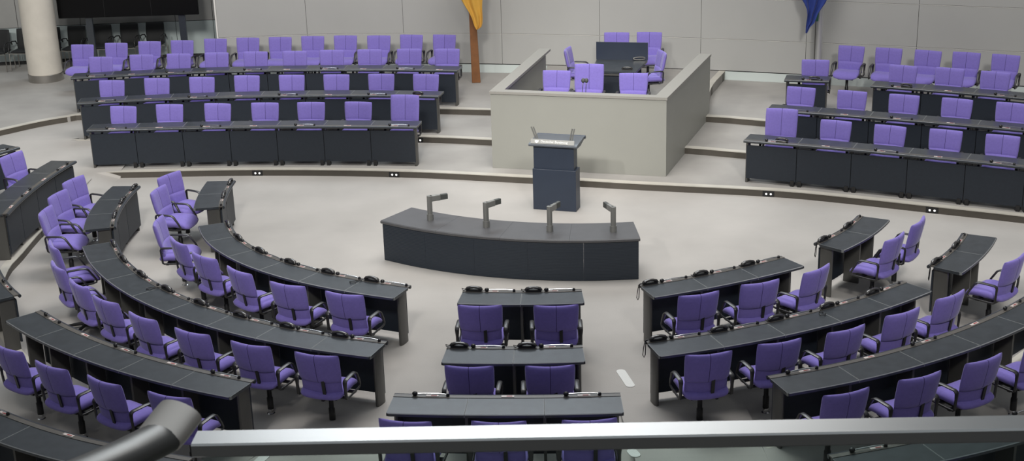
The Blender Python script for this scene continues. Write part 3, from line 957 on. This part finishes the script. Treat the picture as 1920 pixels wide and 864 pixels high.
CORD_HANG = curl([(-0.10, 0, 0.02), (-0.13, 0.0, 0.03), (-0.155, 0.0, 0.01), (-0.175, 0.0, -0.08), (-0.18, -0.005, -0.16), (-0.165, -0.005, -0.19), (-0.15, -0.005, -0.16), (-0.148, 0.0, -0.05), (-0.142, 0.0, 0.015), (-0.12, 0.01, 0.02)], 0.0055)
MIC_HEAD = MB().ball((0, 0, 0.022), 0.024, 1.25, 1, 1, 12).data('foam_head', M_BLACK, 60)
MIC_ROD = MB().tube([(0.02, 0, 0.022), (0.12, 0, 0.026), (0.24, 0, 0.026), (0.335, 0, 0.018)], 0.0055, 6).data('gooseneck', M_CHROME, 60)
MIC_BASE = MB().lathe([(0.018, 0), (0.018, 0.02), (0.012, 0.03)], (0.34, 0, 0), 12).data('base', M_BLACK, 50)
def place_phone(path, t, z, label, group, cord='a', d=0.048):
    p, tn, nn = path.at(t), path.tan(t), path.nor(t)
    q = p + nn * d
    ang = math.atan2(tn.y, tn.x)
    e = empty('telephone', (q.x, q.y, z), ang)
    tag(e, label, 'telephone', group)
    put('handset', PH_HANDSET, e)
    put('cradle', PH_CRADLE, e)
    if cord:
        c_ = put('cord', {'a': CORD_A, 'loop': CORD_LOOP, 'hang': CORD_HANG}[cord], e)
        if path.side > 0:
            c_.scale = (1, -1, 1)
    return e
def place_mic(path, t, z, label, group, flip=False, d=0.05):
    tm = t + (0.17 if not flip else -0.17)
    p, nn = path.at(t), path.nor(t)
    tn = path.tan(min(max(tm, 0), path.L))
    q = p + nn * d
    ang = math.atan2(tn.y, tn.x) + (math.pi if flip else 0)
    e = empty('desk_microphone', (q.x, q.y, z), ang)
    tag(e, label, 'microphone', group)
    put('foam_head', MIC_HEAD, e)
    put('gooseneck', MIC_ROD, e)
    put('base', MIC_BASE, e)
    return e
DK = {}
# curved near rows: key, label, units, level, description for the things on it, telephones, order (+1: counted from start)
NEAR = [
 ('L1s', 'short curved desk with two seats, innermost row, gold-flag block', 2, 0, 'short innermost desk, gold-flag block', True, {1: 'hang'}),
 ('L2s', 'short curved desk with three seats, second row, gold-flag block', 3, 0, 'short second-row desk, gold-flag block', True, {2: 'hang'}),
 ('L3s', 'curved desk with a long grey front behind the ramp kerb, third row', 4, Z1, 'third-row desk beside the ramp', False, {}),
 ('L3m', 'curved desk end cut by the frame beside the dark kerb, third row', 3, Z1, 'cut-off third-row desk', False, {}),
 ('L1', 'long curved slate desk with six seats, innermost row, gold-flag block', 6, 0, 'long innermost desk, gold-flag block', True, {5: 'loop'}),
 ('L2', 'long curved slate desk with eight seats, second row, gold-flag block', 8, 0, 'long second-row desk, gold-flag block', True, {3: 'loop'}),
 ('L3', 'curved slate desk without telephones, third row, gold-flag block', 5, Z1, 'long third-row desk, gold-flag block', False, {}),
 ('C1', 'straight two-seat desk in the centre, nearest the microphone table', 2, 0, 'innermost centre desk', True, {}),
 ('C2', 'two-seat centre desk, second from the microphone table', 2, 0, 'second centre desk', True, {}),
 ('C3', 'wide three-seat centre desk just beyond the handrail', 3, Z1, 'wide centre desk', False, {}),
 ('R1', 'curved slate desk with three seats, innermost row, blue-flag block', 3, 0, 'long innermost desk, blue-flag block', True, {0: 'hang'}),
 ('R1s', 'short curved desk with two seats, innermost row, blue-flag block', 2, 0, 'short innermost desk, blue-flag block', True, {0: 'hang'}),
 ('R2', 'long curved slate desk with five seats, second row, blue-flag block', 5, 0, 'long second-row desk, blue-flag block', True, {3: 'loop', 0: 'hang'}),
 ('R2s', 'short curved desk with two seats, second row, blue-flag block', 2, 0, 'short second-row desk, blue-flag block', True, {0: 'hang'}),
 ('R3', 'long curved slate desk without telephones, third row, blue-flag block', 6, Z1, 'long third-row desk, blue-flag block', False, {}),
 ('L4', 'curved slate desk in the bottom corner under the loose rail end', 5, Z2, 'fourth-row desk, gold-flag block', False, {}),
 ('L4s', 'small desk corner cut by the frame behind the single chair', 2, Z2, 'cut-off upper desk', False, {}),
 ('R4', 'curved slate desk below the handrail, fourth row, blue-flag block', 5, Z2, 'fourth-row desk, blue-flag block', False, {}),
]
DESK['L3m'] = extend0(DESK['L3m'], 0.05)
DESK['R3'] = extend(DESK['R3'], 0.8)
DESK['L4'] = [(-6.9, 14.0), (-6.1, 13.25), (-5.19, 12.55), (-4.5, 12.08), (-3.83, 11.73), (-3.0, 11.4)]
DESK['L4s'] = [(-8.32, 22.70), (-8.95, 21.75), (-9.3, 20.9)]
DESK['R4'] = [(2.79, 11.10), (3.57, 11.33), (4.4, 11.65), (5.2, 12.05), (6.0, 12.6), (6.7, 13.2)]
for key, lab, units, z, desc, phones, cords in NEAR:
    path, U, zt = make_desk('curved_desk' if key[0] != 'C' else 'centre_desk', lab, DESK[key], z, units, 'near desks', ptop=0.66)
    DK[key] = (path, U, zt)
    zs_ = zt + 0.005
    n = units
    fromend = key[0] == 'L'
    frm = 'the centre aisle' if key not in ('C1', 'C2', 'C3') else 'the gold-flag side'
    for u in range(n):
        o_ = (n - 1 - u) if fromend else u
        if phones:
            place_phone(path, u * U + 0.14, zs_, 'black telephone handset, %s from %s, %s' % (ORD[o_], frm, desc), 'telephones on the curved desks', cords.get(u, 'a'))
            place_mic(path, u * U + 0.30, zs_, 'thin gooseneck microphone lying flat, %s from %s, %s' % (ORD[o_], frm, desc), 'microphones lying on the desks')
        elif u % 2 == 0:
            if key == 'L3s':
                pass
            place_mic(path, u * U + 0.22, zs_, 'foam-tipped microphone lying flat, %s from %s, %s' % (ORD[o_ // 2], frm, desc), 'microphones lying on the desks')

# stage benches
STG = [
 ('SLA', 'long dark bench desk with seven seats, front row, gold-flag side', 7, Z1, 'front bench, gold-flag side', -1),
 ('SLB', 'long dark bench desk with eight seats, second row, gold-flag side', 8, Z2, 'second bench, gold-flag side', -1),
 ('SLC', 'long dark bench desk with ten seats, third row, gold-flag side', 10, Z3, 'third bench, gold-flag side', -1),
 ('SRA', 'long dark bench desk running out of frame, front row, blue-flag side', 7, Z1, 'front bench, blue-flag side', -1),
 ('SRB', 'long dark bench desk running out of frame, second row, blue-flag side', 7, Z2, 'second bench, blue-flag side', -1),
 ('SRCs', 'small single-seat dark desk below the blue flag', 1, Z3, 'single desk below the blue flag', -1),
 ('SRC', 'dark bench desk behind the second bench, third row, blue-flag side', 4, Z3, 'third bench, blue-flag side', -1),
]
DESK['SRA'] = extend(DESK['SRA'], 6.25 - 4.40)
DESK['SRB'] = extend(DESK['SRB'], 6.25 - 4.28)
DESK['SRCs'] = [(5.23, 25.53), (6.02, 25.29)]
DESK['SRC'] = [(6.69, 24.84), (7.47, 24.45), (8.26, 24.02), (9.05, 23.56), (9.85, 23.06)]
for key, lab, units, z, desc, sd in STG:
    path, U, zt = make_desk('bench_desk', lab, DESK[key], z, units, 'dark benches on the stage', side=sd, ptop=0.648, pbot=0.075, stage=True)
    n = units
    for u in range(n):
        o_ = (n - 1 - u) if key[1] == 'L' else u
        if u % 2 == 0:
            place_mic(path, u * U + U * 0.42, zt + 0.005, 'tiny black microphone, %s from the grey box, %s' % (ORD[o_ // 2], desc), 'microphones on the benches', d=0.055)
for key, t, lab in (('SLB', 6.55, 'lone telephone on the end of the second bench nearest the grey box'), ('SRA', 0.62, 'lone telephone on the front bench before the tall chair'),
                    ('SRCs', 0.55, 'telephone on the single desk below the blue flag'), ('SRC', 0.62, 'telephone on the third bench end, blue-flag side')):
    path = Path(DESK[key], -1)
    zz = {'SLB': Z2, 'SRA': Z1}.get(key, Z3) + HD + 0.005
    place_phone(path, t, zz, lab, 'telephones on the benches', None, d=0.12)

# ================================================================== STENOGRAPHERS' TABLE
SP = Path(DESK['steno'], -1)
sroot = empty('microphone_table')
tag(sroot, 'wide dark curved table with ribbed front and four upright microphones on it', 'table')
HS = 0.62
nU = 4
U = SP.L / nU
for u in range(nU):
    t0, t1 = u * U + (0.001 if u else 0), (u + 1) * U - (0.001 if u < nU - 1 else 0)
    a = MB()
    sweep(a, SP, t0, t1, [(0.0, HS - 0.045), (-0.008, HS - 0.03), (-0.006, HS - 0.012), (0.008, HS), (0.72, HS), (0.728, HS - 0.01), (0.72, HS - 0.045)], 0.08)
    a.build('tabletop', M_STENO, sroot, 40)
a = MB()
for u in range(5):
    t0, t1 = SP.L * u / 5 + 0.0008 + (0.02 if u == 0 else 0), SP.L * (u + 1) / 5 - 0.0008 - (0.02 if u == 4 else 0)
    a = MB()
    sweep(a, SP, t0, t1, [(0.015, 0.005), (0.015, HS - 0.055), (0.04, HS - 0.055), (0.04, 0.005)], 0.08)
    a.build('front_panel', M_RIB, sroot, 30)
for t in (0.03, SP.L - 0.03):
    p, tn, nn = SP.at(t), SP.tan(t), SP.nor(t)
    c_ = p + nn * 0.36
    a = MB().box((c_.x, c_.y, (HS - 0.045) / 2), (0.025, 0.66, HS - 0.05), math.atan2(tn.y, tn.x))
    a.build('end_panel', M_PANEL, sroot)
ML = ['upright bent grey microphone on the table end nearest the benches of the gold-flag side', 'bent grey microphone on the table, second from its gold-flag end', 'bent grey microphone on the table, just before the dark lectern',
      'bent grey microphone on the table end, blue-flag side']
for i, ((px, py), az) in enumerate(zip([(807, 412), (912, 425), (1031, 433), (1150, 434)], [22, 42, 58, 112])):
    q = at_z(px, py, HS)
    e = empty('table_microphone', (q.x, q.y, HS), R(az))
    tag(e, ML[i], 'microphone', 'upright microphones on the ribbed table')
    ring = [(0.036 * math.copysign(abs(math.cos(2 * math.pi * k / 16)) ** 0.7, math.cos(2 * math.pi * k / 16)), 0.036 * math.copysign(abs(math.sin(2 * math.pi * k / 16)) ** 0.7, math.sin(2 * math.pi * k / 16))) for k in range(16)]
    MB().prism([(x * 1.25, y * 1.25) for x, y in ring], 0, 0.09).build('collar', M_MIC, e, 40)
    MB().prism(ring, 0.09, 0.37).build('stem', M_MIC, e, 40)
    MB().box((0.085, 0, 0.325), (0.17, 0.055, 0.09)).build('arm', M_MIC, e, bevel=0.012)
    MB().box((0.225, 0, 0.327), (0.11, 0.05, 0.082)).build('microphone_grille', M_MICD, e, bevel=0.006)

# ================================================================== LECTERN
lx0, lx1 = Vector((0.36, 21.46)), Vector((1.05, 21.235))
ldir = (lx1 - lx0).normalized()
ln = Vector((-ldir.y, ldir.x))
lang = math.atan2(ldir.y, ldir.x)
lc = (lx0 + lx1) / 2
lect = empty('lectern', (lc.x, lc.y, 0), lang)
tag(lect, 'dark blue telescopic speaker lectern standing before the large grey box', 'lectern')
W = (lx1 - lx0).length
MB().box((0, 0.13, 0.345), (W, 0.26, 0.69)).build('lower_pedestal', M_LECT, lect, bevel=0.006)
MB().box((-0.01, 0.13, 0.88), (W - 0.05, 0.21, 0.40)).build('upper_pedestal', M_LECT, lect, bevel=0.005)
# tray with rolled front edge
a = MB()
prof = [(-0.02, 1.07), (-0.045, 1.085), (-0.045, 1.105), (-0.02, 1.12), (0.10, 1.13), (0.46, 1.16), (0.50, 1.155), (0.505, 1.13), (0.46, 1.12), (0.30, 1.09), (0.2, 1.065)]
vs_ = []
for x in (-W / 2 - 0.045, W / 2 + 0.035):
    for y_, z_ in prof:
        vs_.append((x, y_, z_))
k = len(prof)
a.add(vs_, [(j, (j + 1) % k, k + (j + 1) % k, k + j) for j in range(k)] + [tuple(range(k))[::-1], tuple(range(k, 2 * k))])
a.build('reading_tray', M_LECTTOP, lect, 40)
MB().tube([(-W / 2 - 0.03, 0.47, 1.135), (W / 2 + 0.045, 0.47, 1.135)], 0.03, 10).build('rear_roll', M_LECT, lect, 50)
sg = empty('tmp')
bpy.data.objects.remove(sg)
sign = MB().box((0, 0, 0), (W + 0.0, 0.012, 0.075)).build('sign_plate', M_SIGN, lect)
sign.location = (-0.015, -0.005, 1.155)
sign.rotation_euler = (R(-22), 0, 0)
def text_mesh(txt, size, name, parent, loc, mt, ext=0.001):
    cu = bpy.data.curves.new(name, 'FONT')
    cu.body = txt
    cu.size = size
    cu.extrude = ext
    cu.align_x = 'LEFT'
    cu.align_y = 'CENTER'
    tmp = bpy.data.objects.new(name, cu)
    COL.objects.link(tmp)
    dg = bpy.context.evaluated_depsgraph_get()
    me = bpy.data.meshes.new_from_object(tmp.evaluated_get(dg))
    bpy.data.objects.remove(tmp)
    me.materials.clear()
    me.materials.append(mt)
    o = put(name, me, parent, loc)
    o.rotation_euler = (R(90), 0, 0)
    return o
text_mesh('Deutscher Bundestag', 0.052, 'lettering', sign, (-0.195, -0.0075, 0.0), M_WHITE)
# white eagle emblem: spread wings, body, tail, head in relief
ea = MB()
def plate(poly):
    ea.add([(x, -0.0085, z) for x, z in poly] + [(x, -0.006, z) for x, z in poly], [tuple(range(len(poly)))] + [(i, (i + 1) % len(poly), len(poly) + (i + 1) % len(poly), len(poly) + i) for i in range(len(poly))])
plate([(-0.007, 0.018), (0.002, 0.024), (0.009, 0.017), (0.010, 0.006), (0.026, 0.022), (0.031, 0.008), (0.028, -0.012), (0.018, -0.020), (0.010, -0.010), (0.012, -0.026), (0.0, -0.030), (-0.012, -0.026), (-0.010, -0.010), (-0.018, -0.020), (-0.028, -0.012), (-0.031, 0.008), (-0.026, 0.022), (-0.010, 0.006)])
ea.build('eagle_emblem', M_WHITE, sign, loc=(-0.262, 0, 0))
for sx, lean_, n_ in ((-1, -0.09, 2), (1, 0.06, 2)):
    for q_ in range(n_):
        bx = sx * 0.285 + q_ * 0.035 * (1 if sx < 0 else -1)
        MB().tube([(bx, 0.03, 1.125), (bx + lean_ * 0.5, 0.03, 1.26), (bx + lean_, 0.028, 1.385)], 0.012, 6).build('microphone_stalk', M_MIC, lect, 50)

# ================================================================== TABLE INSIDE THE BOX
tf0, tf1 = at_z(1108, 133, ZP + 0.72), at_z(1192, 135, ZP + 0.72)
tr0, tr1 = at_z(1119, 111, ZP + 0.72), at_z(1214, 113, ZP + 0.72)
tb = empty('presidium_table', (0, 0, 0))
tag(tb, 'dark table with an upright black screen behind the tall purple chair', 'table')
poly = [(tf0.x, tf0.y), (tf1.x, tf1.y), (tr1.x, tr1.y), (tr0.x, tr0.y)]
MB().prism(poly, ZP + 0.68, ZP + 0.72).build('tabletop', M_TOP, tb)
fa = math.atan2(tf1.y - tf0.y, tf1.x - tf0.x)
MB().box(((tf0.x + tf1.x) / 2, (tf0.y + tf1.y) / 2 + 0.06, ZP + 0.34), (0.72, 0.03, 0.66), fa).build('front_panel', M_PANEL, tb)
MB().box(((tf0.x + tf1.x) / 2, (tf0.y + tf1.y) / 2 - 0.01, ZP + 0.66), (0.86, 0.02, 0.03), fa).build('front_rail', M_LEG, tb)
MB().box(((tr0.x + tr1.x) / 2 - 0.02, (tr0.y + tr1.y) / 2 - 0.05, ZP + 0.35), (0.8, 0.04, 0.66), fa).build('rear_panel', M_PANEL, tb)
scx, scy = (tr0.x + tr1.x) / 2, (tr0.y + tr1.y) / 2
MB().box((scx, scy, ZP + 0.895), (1.03, 0.035, 0.35), fa).build('upright_screen', M_LECT, tb)
q = at_z(1198, 107.5, ZP + 0.9)
tray = MB().tube([(scx + 0.33 + 0.12 * math.cos(2 * math.pi * k / 20), scy - 0.13, ZP + 0.765 + 0.025 * math.sin(2 * math.pi * k / 20)) for k in range(20)], 0.012, 6, closed=True)
tray.build('screen_handle', M_STEEL, tb, 60)
q = at_z(1176, 131, ZP + 0.72)
e = empty('telephone', (q.x, q.y, ZP + 0.72), R(-10))
tag(e, 'black glossy telephone on the dark table inside the grey box', 'telephone', 'telephones on the benches')
put('handset', PH_HANDSET, e)
put('cradle', PH_CRADLE, e)
# twin gooseneck microphones on the president's desk, rising above the parapet
dk = empty('presidium_desk', (0, 0, 0))
tag(dk, 'low desk top hidden just behind the front parapet of the grey box', 'desk')
dirp = (FR - FL).normalized()
nrm = Vector((-dirp.y, dirp.x))
ca = FL + dirp * 1.55 + nrm * 0.42
MB().box((ca.x, ca.y, ZP + 0.70), (2.5, 0.42, 0.04), math.atan2(dirp.y, dirp.x)).build('desktop', M_TOP, dk)
for s_ in (-1.15, 1.15):
    c2 = ca + dirp * s_
    MB().box((c2.x, c2.y, ZP + 0.34), (0.04, 0.36, 0.68), math.atan2(dirp.y, dirp.x)).build('leg', M_LEG, dk)
for i_, (px0, px1) in enumerate(((1091, 1093.5), (1098, 1099.5))):
    b = at_z(px0, 172, 1.5)
    base = Vector((b.x, ca.y - 0.02 + (b.x - ca.x) * -0.29, ZP + 0.72))
    tip = at_y(px1, 151, base.y - 0.02)
    e = empty('gooseneck_microphone', base)
    tag(e, 'thin gooseneck microphone before the tall chair, the one nearer the %s flag' % ('gold', 'blue')[i_], 'microphone', 'twin microphones in the grey box')
    d_ = tip - base
    MB().tube([(0, 0, 0), d_ * 0.5 + Vector((0, 0.01, 0)), d_], 0.006, 6).build('gooseneck', M_CHROME, e, 60)
    MB().ball(tuple(d_), 0.038, 0.95, 0.9, 1.15, 12).build('foam_head', M_MICD, e, 60)
    MB().lathe([(0.03, 0), (0.03, 0.01), (0.01, 0.02)], n=12).build('base', M_BLACK, e, 50)

# ================================================================== SCREEN ON STAND
tv = empty('display_screen', (-8.55, 31.3, Z3))
tag(tv, 'large black display wall on two dark legs in front of the black chairs', 'screen')
BL, BR = at_y(111, 36, 31.3), at_y(373, 25, 31.3)
wd = BR.x - BL.x
hz = 2.0
zb = (BL.z + BR.z) / 2
sc_ = MB().box(((BL.x + BR.x) / 2 + 8.55, 0.0, zb + hz / 2 - Z3), (wd, 0.09, hz)).build('screen_panel', M_TV, tv, bevel=0.01)
for k in (1, 2):
    MB().box((BL.x + wd * k / 3 + 8.55, -0.0465, zb + hz / 2 - Z3), (0.006, 0.004, hz - 0.02)).build('panel_joint', M_BLACK, tv)
for px in (166, 341):
    t_ = at_y(px, 33, 31.34)
    lg = MB().box((t_.x + 8.55, 0.06, (zb + 0.6 - Z3) / 2), (0.15, 0.07, zb + 0.6 - Z3)).build('leg', M_ROLL, tv)
    MB().box((t_.x + 8.55, 0.05, 0.015), (0.34, 0.5, 0.03)).build('foot_plate', M_LEG, tv)

# ================================================================== FLAGS
def flag_sheet(outline, Y, mt, name, parent, folds, amp, origin):
    """outline: list of (left_px, right_px, y_px) rows; a pleated hanging cloth with folds"""
    rows = []
    for (l_, r_, y_) in outline:
        a_, b_ = at_y(l_, y_, Y), at_y(r_, y_, Y)
        rows.append((a_, b_))
    NU = 28
    vs1 = []
    for ri, (a_, b_) in enumerate(rows):
        for k in range(NU + 1):
            u = k / NU
            p = a_.lerp(b_, u)
            w_ = (b_ - a_).length
            p = p + Vector((0, -amp * min(1, w_ / 0.2) * math.sin(u * math.pi * 2 * folds + ri * 0.25) + amp * 0.4 * math.sin(u * 17 + ri), 0))
            vs1.append(p - origin)
    n = NU + 1
    N = len(vs1)
    vs2 = [v + Vector((0, 0.012, 0)) for v in vs1]
    fs = []
    for i in range(len(rows) - 1):
        for k in range(NU):
            A_, B_, C_, D_ = i * n + k, i * n + k + 1, (i + 1) * n + k + 1, (i + 1) * n + k
            fs += [(A_, B_, C_, D_), (N + D_, N + C_, N + B_, N + A_)]
    R_ = len(rows) - 1
    for i in range(R_):
        fs += [(i * n, (i + 1) * n, N + (i + 1) * n, N + i * n), (i * n + NU, N + i * n + NU, N + (i + 1) * n + NU, (i + 1) * n + NU)]
    for k in range(NU):
        fs += [(k, N + k, N + k + 1, k + 1), (R_ * n + k, R_ * n + k + 1, N + R_ * n + k + 1, N + R_ * n + k)]
    return MB().add(vs1 + vs2, fs).build(name, mt, parent, 60)
q = at_z(893, 156, Z3)
fo = Vector((q.x, q.y + 0.08, Z3))
fl = empty('flagpole', fo)
tag(fl, 'tapered reddish brown wooden flag post beside the grey box', 'flagpole')
tp = at_y(884.5, 0, fo.y)
w0, w1 = 8.2 / F_PX * 29.3, 5.6 / F_PX * 29.3
ring = lambda w_: [(-w_, -w_ * 0.5), (w_, -w_ * 0.5), (w_, w_ * 0.5), (-w_, w_ * 0.5)]
H_ = 3.6
xo = (tp.x - fo.x) / (tp.z - Z3) * H_
a = MB().add([(x, y, 0) for x, y in ring(w0)] + [(x + xo, y, H_) for x, y in ring(w1 * 0.75)], [(3, 2, 1, 0), (4, 5, 6, 7), (0, 1, 5, 4), (1, 2, 6, 5), (2, 3, 7, 6), (3, 0, 4, 7)])
a.build('post', M_WOOD, fl, bevel=0.01)
ge = empty('gold_flag', fo + Vector((0, -0.2, 1.2)))
tag(ge, 'golden yellow pleated flag hanging in a point from the wooden post', 'flag')
flag_sheet([(835, 912, -110), (845, 908, -60), (858, 905, -15), (865, 904.5, 0), (873, 904, 13), (881, 904.5, 25), (885, 905, 34), (888, 904.5, 44), (890, 903, 50), (893, 896, 55.5)], fo.y - 0.22, M_GOLD, 'flag_cloth', ge, 2.0, 0.03, ge.location)
eo = at_y(1534.5, 111, 28.5)
base = Vector((eo.x, eo.y, Z3))
bx_ = at_z(1533, 148, Z3)
base = Vector((6.40, 27.85, Z3))
eo = at_y(1534.5, 111, base.y)
base.x = eo.x
ep = empty('flagpole', base)
tag(ep, 'silver metal flagpole behind the single desk', 'flagpole')
r_ = 6.3 / F_PX * 28.7
MB().lathe([(r_, 0.03), (r_, 3.6)], n=24).build('post', M_POLE, ep, 50)
MB().lathe([(0.13, 0), (0.13, 0.025), (0.08, 0.035)], n=28).build('foot_plate', M_POLE, ep, 50)
MB().tube([(-r_ - 0.02, -0.02, 0.05), (-r_ - 0.02, -0.02, 3.5)], 0.012, 6).build('pole_side_tube', M_LEG, ep, 50)  # thin dark tube running up beside the pole
be = empty('blue_flag', base + Vector((0, -0.2, 1.0)))
tag(be, 'royal blue flag hanging in a point from the silver pole', 'flag')
flag_sheet([(1488, 1572, -100), (1496, 1562, -50), (1504, 1549, 0), (1508, 1546, 7), (1512, 1539, 17), (1512.5, 1533, 26), (1512, 1530, 34), (1511.5, 1527, 42), (1511, 1519, 50), (1510.5, 1513, 62)], base.y - 0.2, M_BLUE, 'flag_cloth', be, 2.2, 0.05, be.location)
flag_sheet([(1528, 1537, 10), (1529, 1535.5, 24), (1530, 1534, 40)], base.y - 0.13, M_GREEN, 'flag_lining', be, 1, 0.01, be.location)

# ================================================================== FLOOR MARKERS
def marker(p0, p1, z, w_, lab):
    a_, b_ = at_z(*p0, z), at_z(*p1, z)
    d_ = Vector((b_.x - a_.x, b_.y - a_.y))
    L_ = d_.length / 2
    c_ = (a_ + b_) / 2
    poly = []
    for k in range(9):
        th = -math.pi / 2 + math.pi * k / 8
        poly.append((L_ - w_ + w_ * math.cos(th), w_ * math.sin(th)))
    for k in range(9):
        th = math.pi / 2 + math.pi * k / 8
        poly.append((-L_ + w_ + w_ * math.cos(th), w_ * math.sin(th)))
    o = MB().prism(poly, 0, 0.006).build('floor_marker', M_MARK)
    o.location = (c_.x, c_.y, z)
    o.rotation_euler = (0, 0, math.atan2(d_.y, d_.x))
    tag(o, lab, 'floor marker', 'pale strips in the aisle carpet')
marker((1162, 693), (1184, 726), 0.0, 0.055, 'pale elongated floor strip in the aisle between the centre desks and the blue-flag block')
marker((1181, 842), (1195, 857), 0.118, 0.055, 'pale floor strip seen through the glass below the handrail')
marker((476, 874), (501, 851), 0.118, 0.055, 'pale floor strip seen through the glass near the bar end')

# ================================================================== GALLERY RAILING
ZR = 5.95
A_, B_ = at_z(371, 806, ZR), at_z(2100, 773, ZR)
rail = empty('gallery_railing', (A_.x, A_.y, ZR))
tag(rail, 'brushed steel handrail above a glass pane crossing the bottom of the view', 'railing')
d_ = Vector((B_.x - A_.x, B_.y - A_.y, 0)).normalized()
Lr = 3.2
back = Vector((-d_.y, d_.x, 0))
hh, ww = 0.025, 0.052
prof = [(-0.0, -0.003), (0.003, 0.0), (ww - 0.003, 0.0), (ww, -0.003), (ww, -hh + 0.003), (ww - 0.003, -hh), (0.003, -hh), (0.0, -hh + 0.003)]
# prof (distance towards the camera, z)
vs_ = []
for s_ in (0.0, Lr):
    for p_, z_ in prof:
        vs_.append(tuple(d_ * s_ - back * p_ + Vector((0, 0, z_))))
k = len(prof)
MB().add(vs_, [(j, (j + 1) % k, k + (j + 1) % k, k + j) for j in range(k)] + [tuple(range(k))[::-1], tuple(range(k, 2 * k))]).build('handrail_bar', M_RAIL, rail, 30)
g0 = d_ * 0.02 - back * 0.02
c_ = d_ * (Lr / 2) - back * 0.026
MB().box((c_.x, c_.y, -hh - 0.45), (Lr - 0.02, 0.012, 0.9), math.atan2(d_.y, d_.x)).build('glass_pane', M_GLASS, rail)
def at_d(x, y, dep):
    return CAM_C + ray(x, y) * dep
rr = empty('stair_handrail', at_d(300, 822, 1.95))
tag(rr, 'loose oval handrail end rising from the bottom left beside the long bar', 'railing')
o0 = rr.location
pts = [at_d(x, y, d) - o0 for x, y, d in ((-60, 985, 1.5), (120, 905, 1.75), (235, 855, 1.9), (300, 822, 1.97))]
MB().tube(pts, 0.036, 20, sx=0.95, sy=0.62).build('rail_tube', mat('dark grey rail metal', (0.16, 0.16, 0.155), 0.42, metal=0.7), rr, 60)
pts = [at_d(x, y, d) - o0 for x, y, d in ((298, 823, 1.97), (312, 806, 1.985), (328, 785, 2.0), (339, 772, 2.01))]
MB().tube(pts, [0.037, 0.038, 0.038, 0.038], 20, sx=1.0, sy=0.62).build('end_sleeve', mat('satin warm steel', (0.80, 0.76, 0.71), 0.48, metal=0.8), rr, 60)
